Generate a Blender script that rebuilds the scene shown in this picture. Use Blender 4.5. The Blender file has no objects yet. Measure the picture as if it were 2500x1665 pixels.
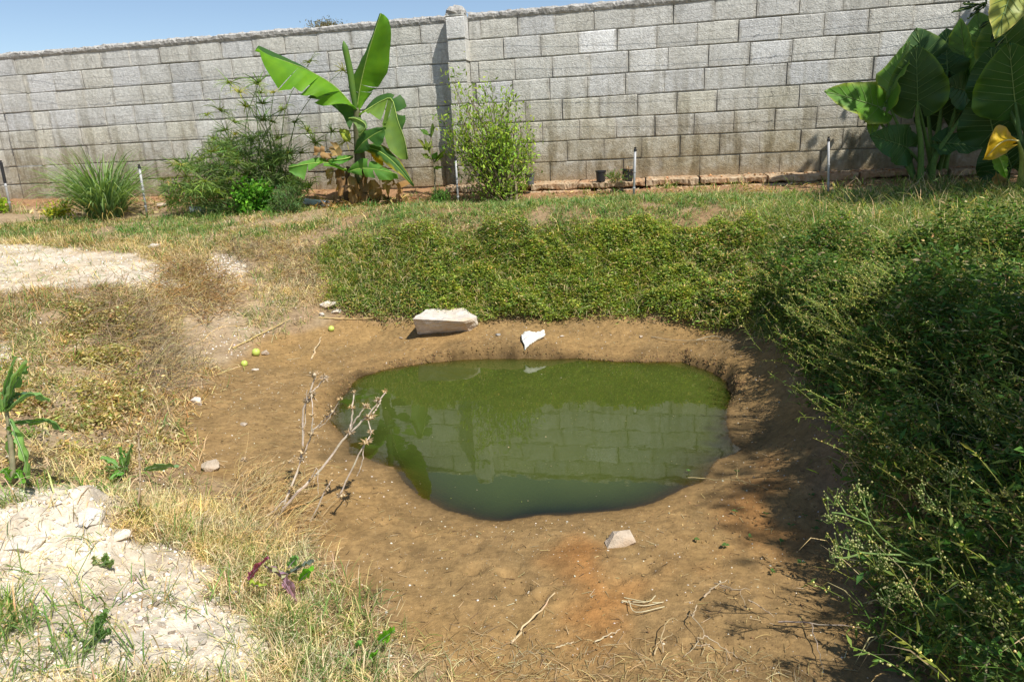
import bpy, math, random
import numpy as np
from mathutils import Vector, Matrix
random.seed(7)
rng = np.random.default_rng(7)
sc = bpy.context.scene
COL = sc.collection

# ------------------------------------------------------------------ camera
FPX, PITCH, ROLL, EYE = 1686.3, .2811, .0483, 1.38      # eye height above the pond's water
_f = np.array([0, math.cos(PITCH), -math.sin(PITCH)])
_r = np.array([1., 0, 0]); _u = np.cross(_r, _f)
CR = _r*math.cos(ROLL) - _u*math.sin(ROLL)
CU = _u*math.cos(ROLL) + _r*math.sin(ROLL)
cam_data = bpy.data.cameras.new('camera'); cam = bpy.data.objects.new('camera', cam_data)
COL.objects.link(cam); sc.camera = cam
cam_data.sensor_width = 36; cam_data.lens = FPX/2500*36
cam_data.clip_start = .05; cam_data.clip_end = 2000
M4 = Matrix.Identity(4)
for i in range(3):
    M4[i][0] = CR[i]; M4[i][1] = CU[i]; M4[i][2] = -_f[i]
M4[0][3], M4[1][3], M4[2][3] = 0, 0, EYE
cam.matrix_world = M4

# ------------------------------------------------------------------ light
SUN_ELEV = math.radians(55)
SUN_H = np.array([.66, -.75]); SUN_H /= np.linalg.norm(SUN_H)   # horizontal direction towards the sun
SUN_DIR = np.array([SUN_H[0]*math.cos(SUN_ELEV), SUN_H[1]*math.cos(SUN_ELEV), math.sin(SUN_ELEV)])
world = bpy.data.worlds.new('World'); sc.world = world; world.use_nodes = True
wn = world.node_tree; wn.nodes.clear()
sky = wn.nodes.new('ShaderNodeTexSky'); sky.sky_type = 'NISHITA'; sky.sun_disc = False
sky.sun_elevation = SUN_ELEV; sky.sun_rotation = math.atan2(SUN_H[0], SUN_H[1])
sky.air_density = 1.0; sky.dust_density = .7; sky.ozone_density = 1.0; sky.altitude = 900
bg = wn.nodes.new('ShaderNodeBackground'); bg.inputs['Strength'].default_value = .10
wo = wn.nodes.new('ShaderNodeOutputWorld')
wn.links.new(sky.outputs[0], bg.inputs[0]); wn.links.new(bg.outputs[0], wo.inputs[0])
sl = bpy.data.lights.new('sun', 'SUN'); sl.energy = 5.0; sl.angle = math.radians(.55); sl.color = (1, .955, .88)
sun = bpy.data.objects.new('sun', sl); COL.objects.link(sun)
sun.rotation_euler = Vector(SUN_DIR).to_track_quat('Z', 'Y').to_euler(); sun.location = (6, -8, 12)
sc.view_settings.view_transform = 'Standard'; sc.view_settings.look = 'None'
sc.view_settings.exposure = .42; sc.view_settings.gamma = 1
sc.render.engine = 'CYCLES'
sc.cycles.max_bounces = 6; sc.cycles.diffuse_bounces = 3; sc.cycles.glossy_bounces = 3
sc.cycles.transmission_bounces = 4; sc.cycles.transparent_max_bounces = 8

# ------------------------------------------------------------------ places: a photo pixel and a depth or height give a point
EYEP = np.array([0, 0, EYE])
def ray(px, py): return CR*(px-1250)/FPX + CU*(832.5-py)/FPX + _f
def at_y(px, py, Y):
    d = ray(px, py); return EYEP + d*(Y/d[1])
def at_z(px, py, Z):
    d = ray(px, py); return EYEP + d*((Z-EYE)/d[2])

# ------------------------------------------------------------------ noise
def _hash(ix, iy, seed):
    h = (ix.astype(np.int64)*374761393 + iy.astype(np.int64)*668265263 + seed*2147483647) & 0xffffffff
    h = ((h ^ (h >> 13))*1274126177) & 0xffffffff
    h = ((h ^ (h >> 16))*2246822519) & 0xffffffff
    return ((h ^ (h >> 15)) & 0xffffff)/float(0xffffff)
def vnoise(x, y, seed=0):
    x = np.asarray(x, float); y = np.asarray(y, float)
    ix = np.floor(x); iy = np.floor(y); fx = x-ix; fy = y-iy
    fx = fx*fx*(3-2*fx); fy = fy*fy*(3-2*fy)
    a = _hash(ix, iy, seed); b = _hash(ix+1, iy, seed); c = _hash(ix, iy+1, seed); d = _hash(ix+1, iy+1, seed)
    return (a*(1-fx)+b*fx)*(1-fy) + (c*(1-fx)+d*fx)*fy
def fbm(x, y, sc_, octv=4, seed=0):
    s = 0; a = .5; f = 1/sc_; tot = 0
    for o in range(octv):
        s = s + a*vnoise(np.asarray(x)*f+o*17.3, np.asarray(y)*f-o*9.1, seed+o); tot += a; a *= .5; f *= 2.03
    return s/tot                      # 0..1
def sstep(a, b, x):
    t = np.clip((np.asarray(x, float)-a)/(b-a), 0, 1); return t*t*(3-2*t)
def in_poly(poly, x, y):
    poly = np.asarray(poly)[:, :2]; x = np.asarray(x); y = np.asarray(y); ins = np.zeros(x.shape, bool)
    x1, y1 = poly[-1]
    for x2, y2 in poly:
        c = ((y2 > y) != (y1 > y)) & (x < (x1-x2)*(y-y2)/((y1-y2) if y1 != y2 else 1e-9)+x2)
        ins ^= c; x1, y1 = x2, y2
    return ins
def poly_dist(poly, x, y):            # signed distance, positive inside
    poly = np.asarray(poly)[:, :2]; d = np.full(np.shape(x), 1e9)
    for i in range(len(poly)):
        ax, ay = poly[i-1]; bx, by = poly[i]
        ex, ey = bx-ax, by-ay; L = ex*ex+ey*ey+1e-12
        t = np.clip(((x-ax)*ex+(y-ay)*ey)/L, 0, 1)
        d = np.minimum(d, np.hypot(x-ax-t*ex, y-ay-t*ey))
    return np.where(in_poly(poly, x, y), d, -d)

# ------------------------------------------------------------------ objects
def tag(o, label=None, cat=None, group=None, kind=None):
    if label: o['label'] = label
    if cat: o['category'] = cat
    if group: o['group'] = group
    if kind: o['kind'] = kind
    return o
def empty(name, loc, label=None, cat=None, group=None):
    o = bpy.data.objects.new(name, None); COL.objects.link(o); o.location = tuple(loc); o.empty_display_size = .1
    return tag(o, label, cat, group)
def raw_mesh(name, v, tris=None, polys=None, col=None, smooth=False):
    me = bpy.data.meshes.new(name)
    v = np.asarray(v, np.float32).reshape(-1, 3)
    if tris is not None:
        t = np.asarray(tris, np.int32).reshape(-1, 3)
        me.vertices.add(len(v)); me.vertices.foreach_set('co', v.ravel())
        me.loops.add(t.size); me.loops.foreach_set('vertex_index', t.ravel())
        me.polygons.add(len(t)); me.polygons.foreach_set('loop_start', np.arange(0, t.size, 3, dtype=np.int32))
        me.polygons.foreach_set('loop_total', np.full(len(t), 3, np.int32))
        me.update(calc_edges=True)
    else:
        me.from_pydata(v.tolist(), [], [list(map(int, p)) for p in polys]); me.update()
    if col is not None:
        col = np.asarray(col, np.float32)
        if col.shape[1] == 3: col = np.c_[col, np.ones(len(col), np.float32)]
        a = me.color_attributes.new('Col', 'FLOAT_COLOR', 'POINT'); a.data.foreach_set('color', col.ravel())
    if smooth: me.polygons.foreach_set('use_smooth', np.ones(len(me.polygons), bool))
    return me
def obj(name, me, mat, parent=None, loc=None):
    o = bpy.data.objects.new(name, me); COL.objects.link(o)
    if mat is not None and not me.materials: me.materials.append(mat)
    if loc is not None: o.location = tuple(loc)
    if parent is not None: o.parent = parent
    return o
def world_mesh(name, v, mat, tris=None, polys=None, col=None, smooth=False, parent=None, loc=None):
    """verts in world space; origin at loc (or the parent's place, or the base of the shape)"""
    v = np.asarray(v, float).reshape(-1, 3)
    if parent is not None:
        chain = np.zeros(3); p = parent
        while p is not None: chain += np.array(p.location); p = p.parent
        return obj(name, raw_mesh(name, v-chain, tris, polys, col, smooth), mat, parent)
    if loc is None: loc = [(v[:, 0].min()+v[:, 0].max())/2, (v[:, 1].min()+v[:, 1].max())/2, v[:, 2].min()]
    return obj(name, raw_mesh(name, v-np.asarray(loc), tris, polys, col, smooth), mat, None, loc)

class Acc:                             # collects many small pieces of one mesh
    def __init__(s): s.v = []; s.t = []; s.c = []; s.n = 0
    def add(s, v, t, c):
        v = np.asarray(v, np.float32).reshape(-1, 3); s.v.append(v); s.t.append(np.asarray(t, np.int64).reshape(-1, 3)+s.n)
        c = np.asarray(c, np.float32)
        if c.ndim == 1: c = np.tile(c, (len(v), 1))
        s.c.append(c); s.n += len(v)
    def get(s): return np.concatenate(s.v), np.concatenate(s.t), np.concatenate(s.c)
    def build(s, name, mat, parent=None, loc=None, smooth=False):
        v, t, c = s.get(); return world_mesh(name, v, mat, tris=t, col=c, smooth=smooth, parent=parent, loc=loc)

def norm(a): return a/(np.linalg.norm(a, axis=-1, keepdims=True)+1e-9)
def vary(base, n, amt=.15, hue=.06):
    base = np.asarray(base, float); k = np.exp(rng.normal(0, amt, (n, 1)))*np.exp(rng.normal(0, hue, (n, 3)))
    return np.clip((base if base.ndim == 2 else base[None])*k, 0, 1)
def blades(acc, root, az, lean, length, width, bend, col, tipcol=None, segs=3):
    """grass blades: tapered strips that start at root, lean from the vertical and bend over"""
    n = len(root); root = np.asarray(root); h = np.c_[np.cos(az), np.sin(az), np.zeros(n)]; side = np.c_[-np.sin(az), np.cos(az), np.zeros(n)]
    side = norm(side+rng.normal(0, .35, (n, 3)))
    P = root.copy(); pts = [P.copy()]
    for k in range(segs):
        a = lean+bend*(k+.5)/segs*1.0*(k+1)/segs*2
        d = h*np.sin(a)[:, None]; d[:, 2] = np.cos(a)
        P = P + d*(length/segs)[:, None]; pts.append(P.copy())
    V = np.zeros((n, 2*segs+1, 3)); cc = np.zeros((n, 2*segs+1, 3)); tipcol = col if tipcol is None else tipcol
    for k in range(segs):
        w = width*(1-.55*(k/segs)**1.5)*.5*(0.75 if k == 0 else 1)
        V[:, 2*k] = pts[k]-side*w[:, None]; V[:, 2*k+1] = pts[k]+side*w[:, None]
        f = k/segs; cc[:, 2*k] = cc[:, 2*k+1] = col*(1-f)+tipcol*f
    V[:, -1] = pts[-1]; cc[:, -1] = tipcol
    T = []
    for k in range(segs-1): T += [[2*k, 2*k+1, 2*k+3], [2*k, 2*k+3, 2*k+2]]
    T += [[2*segs-2, 2*segs-1, 2*segs]]
    T = np.array(T)[None]+(np.arange(n)*(2*segs+1))[:, None, None]
    acc.add(V.reshape(-1, 3), T.reshape(-1, 3), cc.reshape(-1, 3))
def leaves(acc, pos, d, up, length, width, col, fold=.25):
    """small leaves: folded diamonds of two triangles"""
    n = len(pos); d = norm(d); s = norm(np.cross(d, up)); nn = np.cross(s, d)
    L = length[:, None]; W = width[:, None]
    V = np.stack([pos, pos+d*L*.45+s*W*.5+nn*W*fold, pos+d*L, pos+d*L*.45-s*W*.5+nn*W*fold], 1)
    T = np.array([[0, 1, 2], [0, 2, 3]])[None]+(np.arange(n)*4)[:, None, None]
    acc.add(V.reshape(-1, 3), T.reshape(-1, 3), np.repeat(col, 4, 0))
def stems(acc, P, r0, r1, col):
    """P: n x s x 3 polylines -> three sided tapering prisms"""
    n, s, _ = P.shape; tang = np.gradient(P, axis=1); tang = norm(tang)
    ref = norm(np.random.default_rng(3).normal(0, 1, (n, 1, 3))); a = norm(np.cross(tang, ref)); b = np.cross(tang, a)
    r = (r0[:, None]*(1-np.linspace(0, 1, s))+r1[:, None]*np.linspace(0, 1, s))[..., None]
    ring = [P+(a*math.cos(t)+b*math.sin(t))*r for t in (0, 2.094, 4.189)]
    V = np.stack(ring, 2).reshape(n, s*3, 3); T = []
    for k in range(s-1):
        for j in range(3):
            q = (j+1) % 3; T += [[k*3+j, k*3+q, k*3+3+q], [k*3+j, k*3+3+q, k*3+3+j]]
    T = np.array(T)[None]+(np.arange(n)*s*3)[:, None, None]
    acc.add(V.reshape(-1, 3), T.reshape(-1, 3), np.repeat(col, s*3, 0))
OCT_V = np.array([[1, 0, 0], [-1, 0, 0], [0, 1, 0], [0, -1, 0], [0, 0, 1], [0, 0, -1]], float)
OCT_T = np.array([[0, 2, 4], [2, 1, 4], [1, 3, 4], [3, 0, 4], [2, 0, 5], [1, 2, 5], [3, 1, 5], [0, 3, 5]])
def buds(acc, pos, r, col):
    n = len(pos); V = pos[:, None]+OCT_V[None]*r[:, None, None]
    T = OCT_T[None]+(np.arange(n)*6)[:, None, None]; acc.add(V.reshape(-1, 3), T.reshape(-1, 3), np.repeat(col, 6, 0))
def tube(path, rad, sides=7, cap=True):
    """one round tapering rod along a path; rad: number or list"""
    P = np.asarray(path, float); n = len(P); rad = np.broadcast_to(np.asarray(rad, float), (n,))
    tang = norm(np.gradient(P, axis=0)); ref = np.array([.31, .22, .93]) if abs(tang[0][2]) < .8 else np.array([.9, .35, .1])
    V = []; 
    for i in range(n):
        a = np.cross(tang[i], ref); a /= np.linalg.norm(a); b = np.cross(tang[i], a)
        for k in range(sides):
            t = 2*math.pi*k/sides; V.append(P[i]+(a*math.cos(t)+b*math.sin(t))*rad[i])
    polys = [(i*sides+k, i*sides+(k+1) % sides, (i+1)*sides+(k+1) % sides, (i+1)*sides+k) for i in range(n-1) for k in range(sides)]
    if cap: polys += [tuple(range(sides))[::-1], tuple((n-1)*sides+k for k in range(sides))]
    return np.array(V), polys
def smooth_path(pts, n):
    """Catmull-Rom through pts, n samples"""
    P = np.asarray(pts, float); m = len(P)
    if m == 2: return P[0]+(P[1]-P[0])*np.linspace(0, 1, n)[:, None]
    E = np.vstack([2*P[0]-P[1], P, 2*P[-1]-P[-2]]); out = []
    for t in np.linspace(0, m-1-1e-6, n):
        i = int(t); f = t-i; p0, p1, p2, p3 = E[i], E[i+1], E[i+2], E[i+3]
        out.append(.5*((2*p1)+(-p0+p2)*f+(2*p0-5*p1+4*p2-p3)*f*f+(-p0+3*p1-3*p2+p3)*f**3))
    return np.array(out)

# ------------------------------------------------------------------ materials
class NT:
    def __init__(s, name):
        s.m = bpy.data.materials.new(name); s.m.use_nodes = True; s.t = s.m.node_tree; s.t.nodes.clear()
        s.out = s.n('ShaderNodeOutputMaterial')
    def n(s, typ, **kw):
        x = s.t.nodes.new(typ)
        for k, v in kw.items():
            if k.startswith('i_'): x.inputs[k[2:].replace('_', ' ')].default_value = v
            else: setattr(x, k, v)
        return x
    def l(s, a, b): s.t.links.new(a, b)
    def noise(s, scale, detail=4, rough=.55, vec=None, dist=0):
        x = s.n('ShaderNodeTexNoise'); x.inputs['Scale'].default_value = scale; x.inputs['Detail'].default_value = detail
        x.inputs['Roughness'].default_value = rough; x.inputs['Distortion'].default_value = dist
        if vec is not None: s.l(vec, x.inputs['Vector'])
        return x.outputs['Fac']
    def ramp(s, fac, stops):
        x = s.n('ShaderNodeValToRGB'); e = x.color_ramp.elements
        while len(e) < len(stops): e.new(.5)
        for k, (p, c) in enumerate(stops): e[k].position = p; e[k].color = (*c, 1) if len(c) == 3 else c
        s.l(fac, x.inputs[0]); return x.outputs[0]
    def gray(s, fac, a, b, lo=0., hi=1.):
        x = s.n('ShaderNodeMapRange'); x.interpolation_type = 'SMOOTHSTEP'; x.inputs[1].default_value = a; x.inputs[2].default_value = b
        x.inputs[3].default_value = lo; x.inputs[4].default_value = hi; s.l(fac, x.inputs[0]); return x.outputs[0]
    def mix(s, fac, a, b, typ='MIX'):
        x = s.n('ShaderNodeMix', data_type='RGBA', blend_type=typ)
        for sock, val in ((x.inputs[0], fac), (x.inputs[6], a), (x.inputs[7], b)):
            if isinstance(val, (int, float)): sock.default_value = val
            elif isinstance(val, tuple): sock.default_value = (*val, 1)
            else: s.l(val, sock)
        return x.outputs[2]
    def math(s, op, a, b=None):
        x = s.n('ShaderNodeMath', operation=op)
        for sock, val in ((x.inputs[0], a), (x.inputs[1], b)):
            if val is None: continue
            if isinstance(val, (int, float)): sock.default_value = val
            else: s.l(val, sock)
        return x.outputs[0]
    def bump(s, h, strength, dist, nrm=None):
        x = s.n('ShaderNodeBump'); x.inputs['Strength'].default_value = strength; x.inputs['Distance'].default_value = dist
        s.l(h, x.inputs['Height'])
        if nrm is not None: s.l(nrm, x.inputs['Normal'])
        return x.outputs[0]
    def principled(s, col, rough=.8, spec=.3, normal=None):
        x = s.n('ShaderNodeBsdfPrincipled'); x.inputs['Roughness'].default_value = rough if isinstance(rough, (int, float)) else .5
        if not isinstance(rough, (int, float)): s.l(rough, x.inputs['Roughness'])
        x.inputs['Specular IOR Level'].default_value = spec
        if isinstance(col, tuple): x.inputs['Base Color'].default_value = (*col, 1)
        else: s.l(col, x.inputs['Base Color'])
        if normal is not None: s.l(normal, x.inputs['Normal'])
        return x
    def done(s, sh): s.l(sh, s.out.inputs['Surface']); return s.m
    def pos(s): return s.n('ShaderNodeNewGeometry').outputs['Position']
    def objco(s): return s.n('ShaderNodeTexCoord').outputs['Object']
    def att(s, name='Col'): return s.n('ShaderNodeAttribute', attribute_name=name).outputs['Color']

def mat_foliage(name, trans=.35, rough=.5, spec=.25, patch=True):
    """leaf material: colour from the mesh, light passing through the blade"""
    k = NT(name); c = k.att()
    if patch:
        c = k.mix(k.gray(k.noise(9, 3, .6, k.pos()), .3, .75), c, k.mix(1, c, (1.25, 1.12, .75), 'MULTIPLY'))
    p = k.principled(c, rough, spec); t = k.n('ShaderNodeBsdfTranslucent'); k.l(k.mix(1, c, (1.5, 1.6, .7), 'MULTIPLY'), t.inputs[0])
    m = k.n('ShaderNodeMixShader'); m.inputs[0].default_value = trans; k.l(p.outputs[0], m.inputs[1]); k.l(t.outputs[0], m.inputs[2])
    return k.done(m.outputs[0])
def mat_plain(name, col, rough=.8, spec=.2, var=.35, scale=40, bump=.3, dist=.004, dark=None):
    """matt stuff with blotches and fine relief"""
    k = NT(name); co = k.objco(); n1 = k.noise(scale, 5, .6, co); n2 = k.noise(scale*.22, 3, .5, co)
    lo = tuple(x*(1-var) for x in (dark or col)); hi = tuple(min(1, x*(1+var*.6)) for x in col)
    c = k.mix(k.gray(n1, .3, .7), lo, hi); c = k.mix(k.gray(n2, .35, .7, 0, .5), c, lo)
    return k.done(k.principled(c, rough, spec, k.bump(n1, bump, dist)).outputs[0])
def mat_vcol(name, rough=.85, spec=.15, scale=60, amt=.35, bump=.4, dist=.003):
    k = NT(name); co = k.objco(); n1 = k.noise(scale, 5, .62, co)
    c = k.mix(k.gray(n1, .25, .75), k.mix(1, k.att(), (1-amt, 1-amt, 1-amt), 'MULTIPLY'), k.mix(1, k.att(), (1+amt*.6,)*3, 'MULTIPLY'))
    return k.done(k.principled(c, rough, spec, k.bump(n1, bump, dist)).outputs[0])
# ================================================================== the ground
# water line of the pond, read off the photograph at the water's height
POND_PX = [(806,1029),(824,983),(841,959),(866,934),(887,915),(953,899),(1041,887),(1111,880),(1200,875),(1305,876),(1410,876),(1516,882),(1575,883),(1667,883),
 (1709,899),(1744,908),(1775,932),(1782,966),(1774,1001),(1775,1046),(1789,1082),(1806,1096),(1793,1108),(1751,1121),(1737,1141),(1719,1173),(1681,1189),(1646,1204),
 (1596,1229),(1516,1245),(1410,1254),(1305,1260),(1253,1269),(1217,1271),(1164,1267),(1129,1257),(1083,1246),(1048,1225),(995,1187),(974,1162),(957,1141),(922,1131),
 (887,1116),(853,1110),(852,1078),(834,1060)]
POND = np.array([at_z(x, y, 0)[:2] for x, y in POND_PX])
AZ, WALL_Y, WALL_Z, ROW, PITCHB = .2012, 7.89, .922, .215, .397
CTRL = np.array([
 (.1,4.5,.10),(1.3,3.4,.10),(-1.15,3.55,.07),(0,2.15,.05),(-.8,2.7,.06),(.85,2.4,.07),(0,1.4,.09),(.75,1.5,.12),(-.3,1.42,.1),(.4,1.8,.07),
 (-.8,5.0,.16),(.3,4.9,.17),(1.27,4.57,.18),(-.8,5.33,.44),(.4,5.18,.46),(1.65,4.95,.48),(-.9,5.7,.71),(.4,5.5,.71),(1.9,5.35,.72),
 (-.6,7.4,.82),(1,7.2,.82),(3,6.3,.80),(-3,7.6,.80),(-5,7.8,.82),(0,7.89,.91),(-6,9.1,.95),(6,6.6,.88),(-3,8.5,.94),(3,7.2,.88),(0,6.7,.77),(-2.2,6.8,.76),(2.5,5.9,.74),
 (1.33,3.0,.1),(1.15,2.0,.1),(1.0,1.4,.12),(1.6,3,.42),(1.42,2,.38),(1.27,1.2,.37),(2.2,3.2,.55),(2,2.2,.5),(1.8,1.2,.48),(3,3,.6),(3,1.5,.56),(3.5,4.5,.68),(2.4,4.2,.62),(1.8,3.9,.36),
 (-1.84,4.32,.14),(-1.58,2.98,.13),(-1.2,2.2,.12),(-.75,1.7,.12),(-2.3,4.5,.33),(-2.15,3.1,.28),(-1.6,2.0,.27),(-1.1,1.3,.30),(-3,3.2,.45),(-3,4.8,.55),(-4,5.6,.66),
 (-2.3,1.5,.42),(-4,3,.58),(-1.75,5.2,.33),(-2.3,6.1,.66),(-1.3,5.5,.38),(-6,5.5,.72),(0,0,.1),(-1,0,.3),(1.3,0,.42),(0,-2,.15),(-3,-2,.4),(3,-2,.5),(5.5,4,.72),(5,1,.65),(-6,2,.65)], float)
def _tps(a, b):
    r2 = ((a[:, None]-b[None])**2).sum(-1); return np.where(r2 > 1e-12, r2*np.log(r2+1e-12)*.5, 0)
_n = len(CTRL); _A = np.zeros((_n+3, _n+3)); _A[:_n, :_n] = _tps(CTRL[:, :2], CTRL[:, :2])+np.eye(_n)*.004
_A[:_n, _n] = 1; _A[:_n, _n+1:] = CTRL[:, :2]; _A[_n, :_n] = 1; _A[_n+1:, :_n] = CTRL[:, :2].T
_W = np.linalg.solve(_A, np.r_[CTRL[:, 2], 0, 0, 0])
def zsmooth(x, y):
    x = np.asarray(x, float); y = np.asarray(y, float); sh = x.shape; p = np.c_[x.ravel(), y.ravel()]; out = np.zeros(len(p))
    for i in range(0, len(p), 40000):
        q = p[i:i+40000]; out[i:i+40000] = _tps(q, CTRL[:, :2])@_W[:_n]+_W[_n]+q@_W[_n+1:]
    # far away the land is flat
    xx, yy = p[:, 0], p[:, 1]; far = sstep(7.9, 11, np.hypot(xx, (yy-4)*.9)); behind = sstep(.05, .3, yy-(WALL_Y-math.tan(AZ)*xx))
    z = out*(1-far)+.74*far; z = z*(1-behind)+.84*behind
    return z.reshape(sh)
# paw prints and trampled hollows in the mud (metres)
PRINTS = [at_z(x, y, .06)[:2] for x, y in [(872,1172),(905,1165),(890,1182),(930,1180),(945,1264),(1010,1290),(1165,1310),(1255,1395),(1270,1440),(1330,1455),(1320,1462),
          (1145,1330),(800,1335),(820,1340),(975,1380),(1345,1470),(1232,1400),(1160,1385),(1640,1222),(1500,1420),(1580,1385)]]
MOUND = at_z(165, 1225, .36)[:2]
def pond_sd(x, y):                     # signed distance to the ragged water line, positive in the water
    s = poly_dist(POND, x, y)
    rag = (fbm(x, y, .11, 3, 5)-.5)*.05+(fbm(x, y, .035, 2, 9)-.5)*.016
    farside = sstep(3.2, 3.9, y)
    return s+rag*(.35+.65*farside)
def height(x, y, detail=True):
    x = np.asarray(x, float); y = np.asarray(y, float)
    z = zsmooth(x, y); near = (np.abs(x) < 2.2) & (y > 1.2) & (y < 5.6)
    sd = np.full(x.shape, -3.); 
    if near.any(): sd[near] = pond_sd(x[near], y[near])
    steep = np.clip(sstep(3.1, 3.9, y)+sstep(.75, 1.05, x)*sstep(2.4, 2.9, y)*.8, 0, 1)   # cut bank at the back and right
    if detail:
        mudness = 1-sstep(.12, .4, z)
        z = z+(fbm(x, y, .55, 3, 1)-.5)*.05*(.25+.75*sstep(.1, .3, z))+(fbm(x, y, .09, 3, 2)-.5)*(.020*(1-mudness)+.013*mudness)
        z = z+np.clip(fbm(x, y, .03, 2, 21)-.56, 0, 1)*.028*mudness
        z = z-np.clip(fbm(x, y, .17, 2, 33)-.64, 0, 1)*.06*mudness*sstep(.15, .5, -sd)
        for i, (px, py) in enumerate(PRINTS):
            m = (np.abs(x-px) < .12) & (np.abs(y-py) < .12)
            if m.any():
                d2 = (x[m]-px)**2+((y[m]-py)*1.2)**2; r = .012+.006*(i % 3)
                z[m] += -.034*np.exp(-d2/(2*r*r))+.011*np.exp(-d2/(2*(2.1*r)**2))
    md = ((x-MOUND[0])/.26)**2+((y-MOUND[1])/.19)**2; mb = np.exp(-md*.9)
    z = z+mb*(.13+(fbm(x, y, .12, 4, 61)-.5)*.20+(.05*sstep(.47, .53, fbm(x, y, .16, 2, 62)) if detail else 0))
    L = .16*(1-steep)+.022*steep
    wet = z*(1-np.exp(-np.maximum(-sd, 0)/L))
    crum = steep*np.exp(-np.maximum(-sd, 0)/.07)*((fbm(x, y, .05, 3, 71)-.5)*.055+(fbm(x, y, .16, 2, 72)-.5)*.05)*sstep(0, .02, -sd)
    lip = crum+.022*steep*np.exp(-((np.maximum(-sd, 0)-.05)/.035)**2)*(fbm(x, y, .12, 2, 44)-.2)
    floor = -np.minimum(.55, np.maximum(sd, 0)*(.55*(1-steep)+1.3*steep))
    return np.where(sd > 0, floor, np.maximum(wet+lip, .004+.10*np.minimum(np.maximum(-sd, 0), .25)))
_hc = {}
def ground(px, py):
    """where the sight line of a photo pixel meets the land"""
    if (px, py) in _hc: return _hc[(px, py)]
    d = ray(px, py); t = np.linspace(.9, 11.5, 900); P = EYEP+d*t[:, None]
    h = height(P[:, 0], P[:, 1], False); k = np.argmax(P[:, 2] < h)
    if P[k, 2] >= h[k]: k = len(t)-1
    if k == 0: k = 1
    a, b = P[k-1, 2]-h[k-1], h[k]-P[k, 2]; f = a/(a+b+1e-9)
    p = P[k-1]+(P[k]-P[k-1])*f; p[2] = max(height(p[:1], p[1:2])[0], 0); _hc[(px, py)] = p; return p
def gpoly(pts): return np.array([ground(*p) for p in pts])
def gz(x, y): return float(height(np.array([x]), np.array([y]))[0])

MUD = gpoly([(700,815),(600,850),(520,930),(440,1010),(420,1080),(520,1160),(620,1250),(740,1350),(840,1460),(960,1560),(1060,1640),(1150,1700),(2150,1700),(2120,1560),(2060,1400),(2000,1200),
 (1960,1050),(1920,930),(1880,830),(1840,790),(1700,775),(1550,760),(1400,770),(1200,778),(1000,770),(850,785)])
WHITE = [gpoly([(-700,650),(-200,590),(0,598),(150,605),(320,628),(450,640),(420,700),(270,705),(100,700),(-150,710)]),
 gpoly([(-300,1250),(60,1200),(130,1165),(250,1215),(300,1280),(430,1330),(560,1390),(590,1480),(560,1560),(600,1640),(590,1720),(100,1720),(-300,1700)]),
 gpoly([(480,730),(560,760),(640,790),(720,745),(760,760),(640,830),(520,880),(430,900),(380,870)]), gpoly([(-200,850),(0,850),(45,870),(20,930),(-200,930)]),
 gpoly([(530,620),(600,650),(580,690),(480,700),(440,660)])]
ORANGE = gpoly([(1380,1330),(1520,1310),(1700,1330),(1650,1450),(1500,1500),(1450,1560),(1380,1560),(1400,1450)])
ORANGE2 = gpoly([(1760,1130),(1880,1120),(1960,1240),(1950,1400),(1840,1330),(1780,1230)])
BANKBARE = gpoly([(640,590),(800,600),(830,680),(760,740),(650,740),(600,680)])

xs = np.unique(np.concatenate([-np.geomspace(8, 90, 12), np.arange(-8, -3.2, .055), np.arange(-3.2, 2.0, .0155), np.arange(2.0, 7, .05), np.geomspace(7, 90, 12)]))
ys = np.unique(np.concatenate([-np.geomspace(3, 60, 8), np.arange(-3, .8, .15), np.arange(.8, 5.3, .0155), np.arange(5.3, 9.6, .045), np.geomspace(9.6, 400, 16)]))
GX, GY = np.meshgrid(xs, ys); GZ = height(GX, GY)
def soft(poly, x, y, w=.06, wob=.12, seed=3): return sstep(-w, w, poly_dist(poly, x, y)+(fbm(x, y, .22, 3, seed)-.5)*wob*2)
mud_m = soft(MUD, GX, GY, .07, .1, 3); wh_m = np.zeros_like(GX)
WHW = [.85, 1., .12, .7, .45]
for i, p in enumerate(WHITE): wh_m = np.maximum(wh_m, WHW[i]*soft(p, GX, GY, .08, .22, 11+i))
wh_m = wh_m*(1-.42*sstep(.52, .66, fbm(GX, GY, .16, 3, 54)))
or_m = np.maximum(soft(ORANGE, GX, GY, .12, .15, 17), .8*soft(ORANGE2, GX, GY, .12, .12, 19))
n1 = fbm(GX, GY, .5, 4, 51)[..., None]; n2 = fbm(GX, GY, .06, 3, 52)[..., None]; n3 = fbm(GX, GY, .2, 3, 53)[..., None]
soil = np.array([.25, .165, .09])*(.65+.7*n2); soil = soil*(1-.5*sstep(.45, .75, n3))+np.array([.33, .26, .16])*.5*sstep(.45, .75, n3)
red = np.array([.30, .175, .095])*(.75+.5*n2)
wallside = sstep(.95, .25, (WALL_Y-math.tan(AZ)*GX)-GY)[..., None]
leftness = sstep(-1.0, -2.2, GX)[..., None]
soil = soil*(1-.35*leftness)+np.array([.42, .35, .24])*.35*leftness
soil = soil*(1-wallside)+red*wallside
mud = np.array([.262, .172, .076])*(.72+.55*n2)
mud = mud*(1-.55*sstep(.42, .7, n1))+np.array([.31, .195, .078])*.55*sstep(.42, .7, n1)
mud = mud*(1-.4*sstep(.5, .8, n3))+np.array([.185, .13, .062])*.4*sstep(.5, .8, n3)
om = .8*or_m[..., None]*sstep(.35, .7, n3); mud = mud*(1-om)+np.array([.33, .155, .048])*(.7+.6*n2)*om
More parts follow.
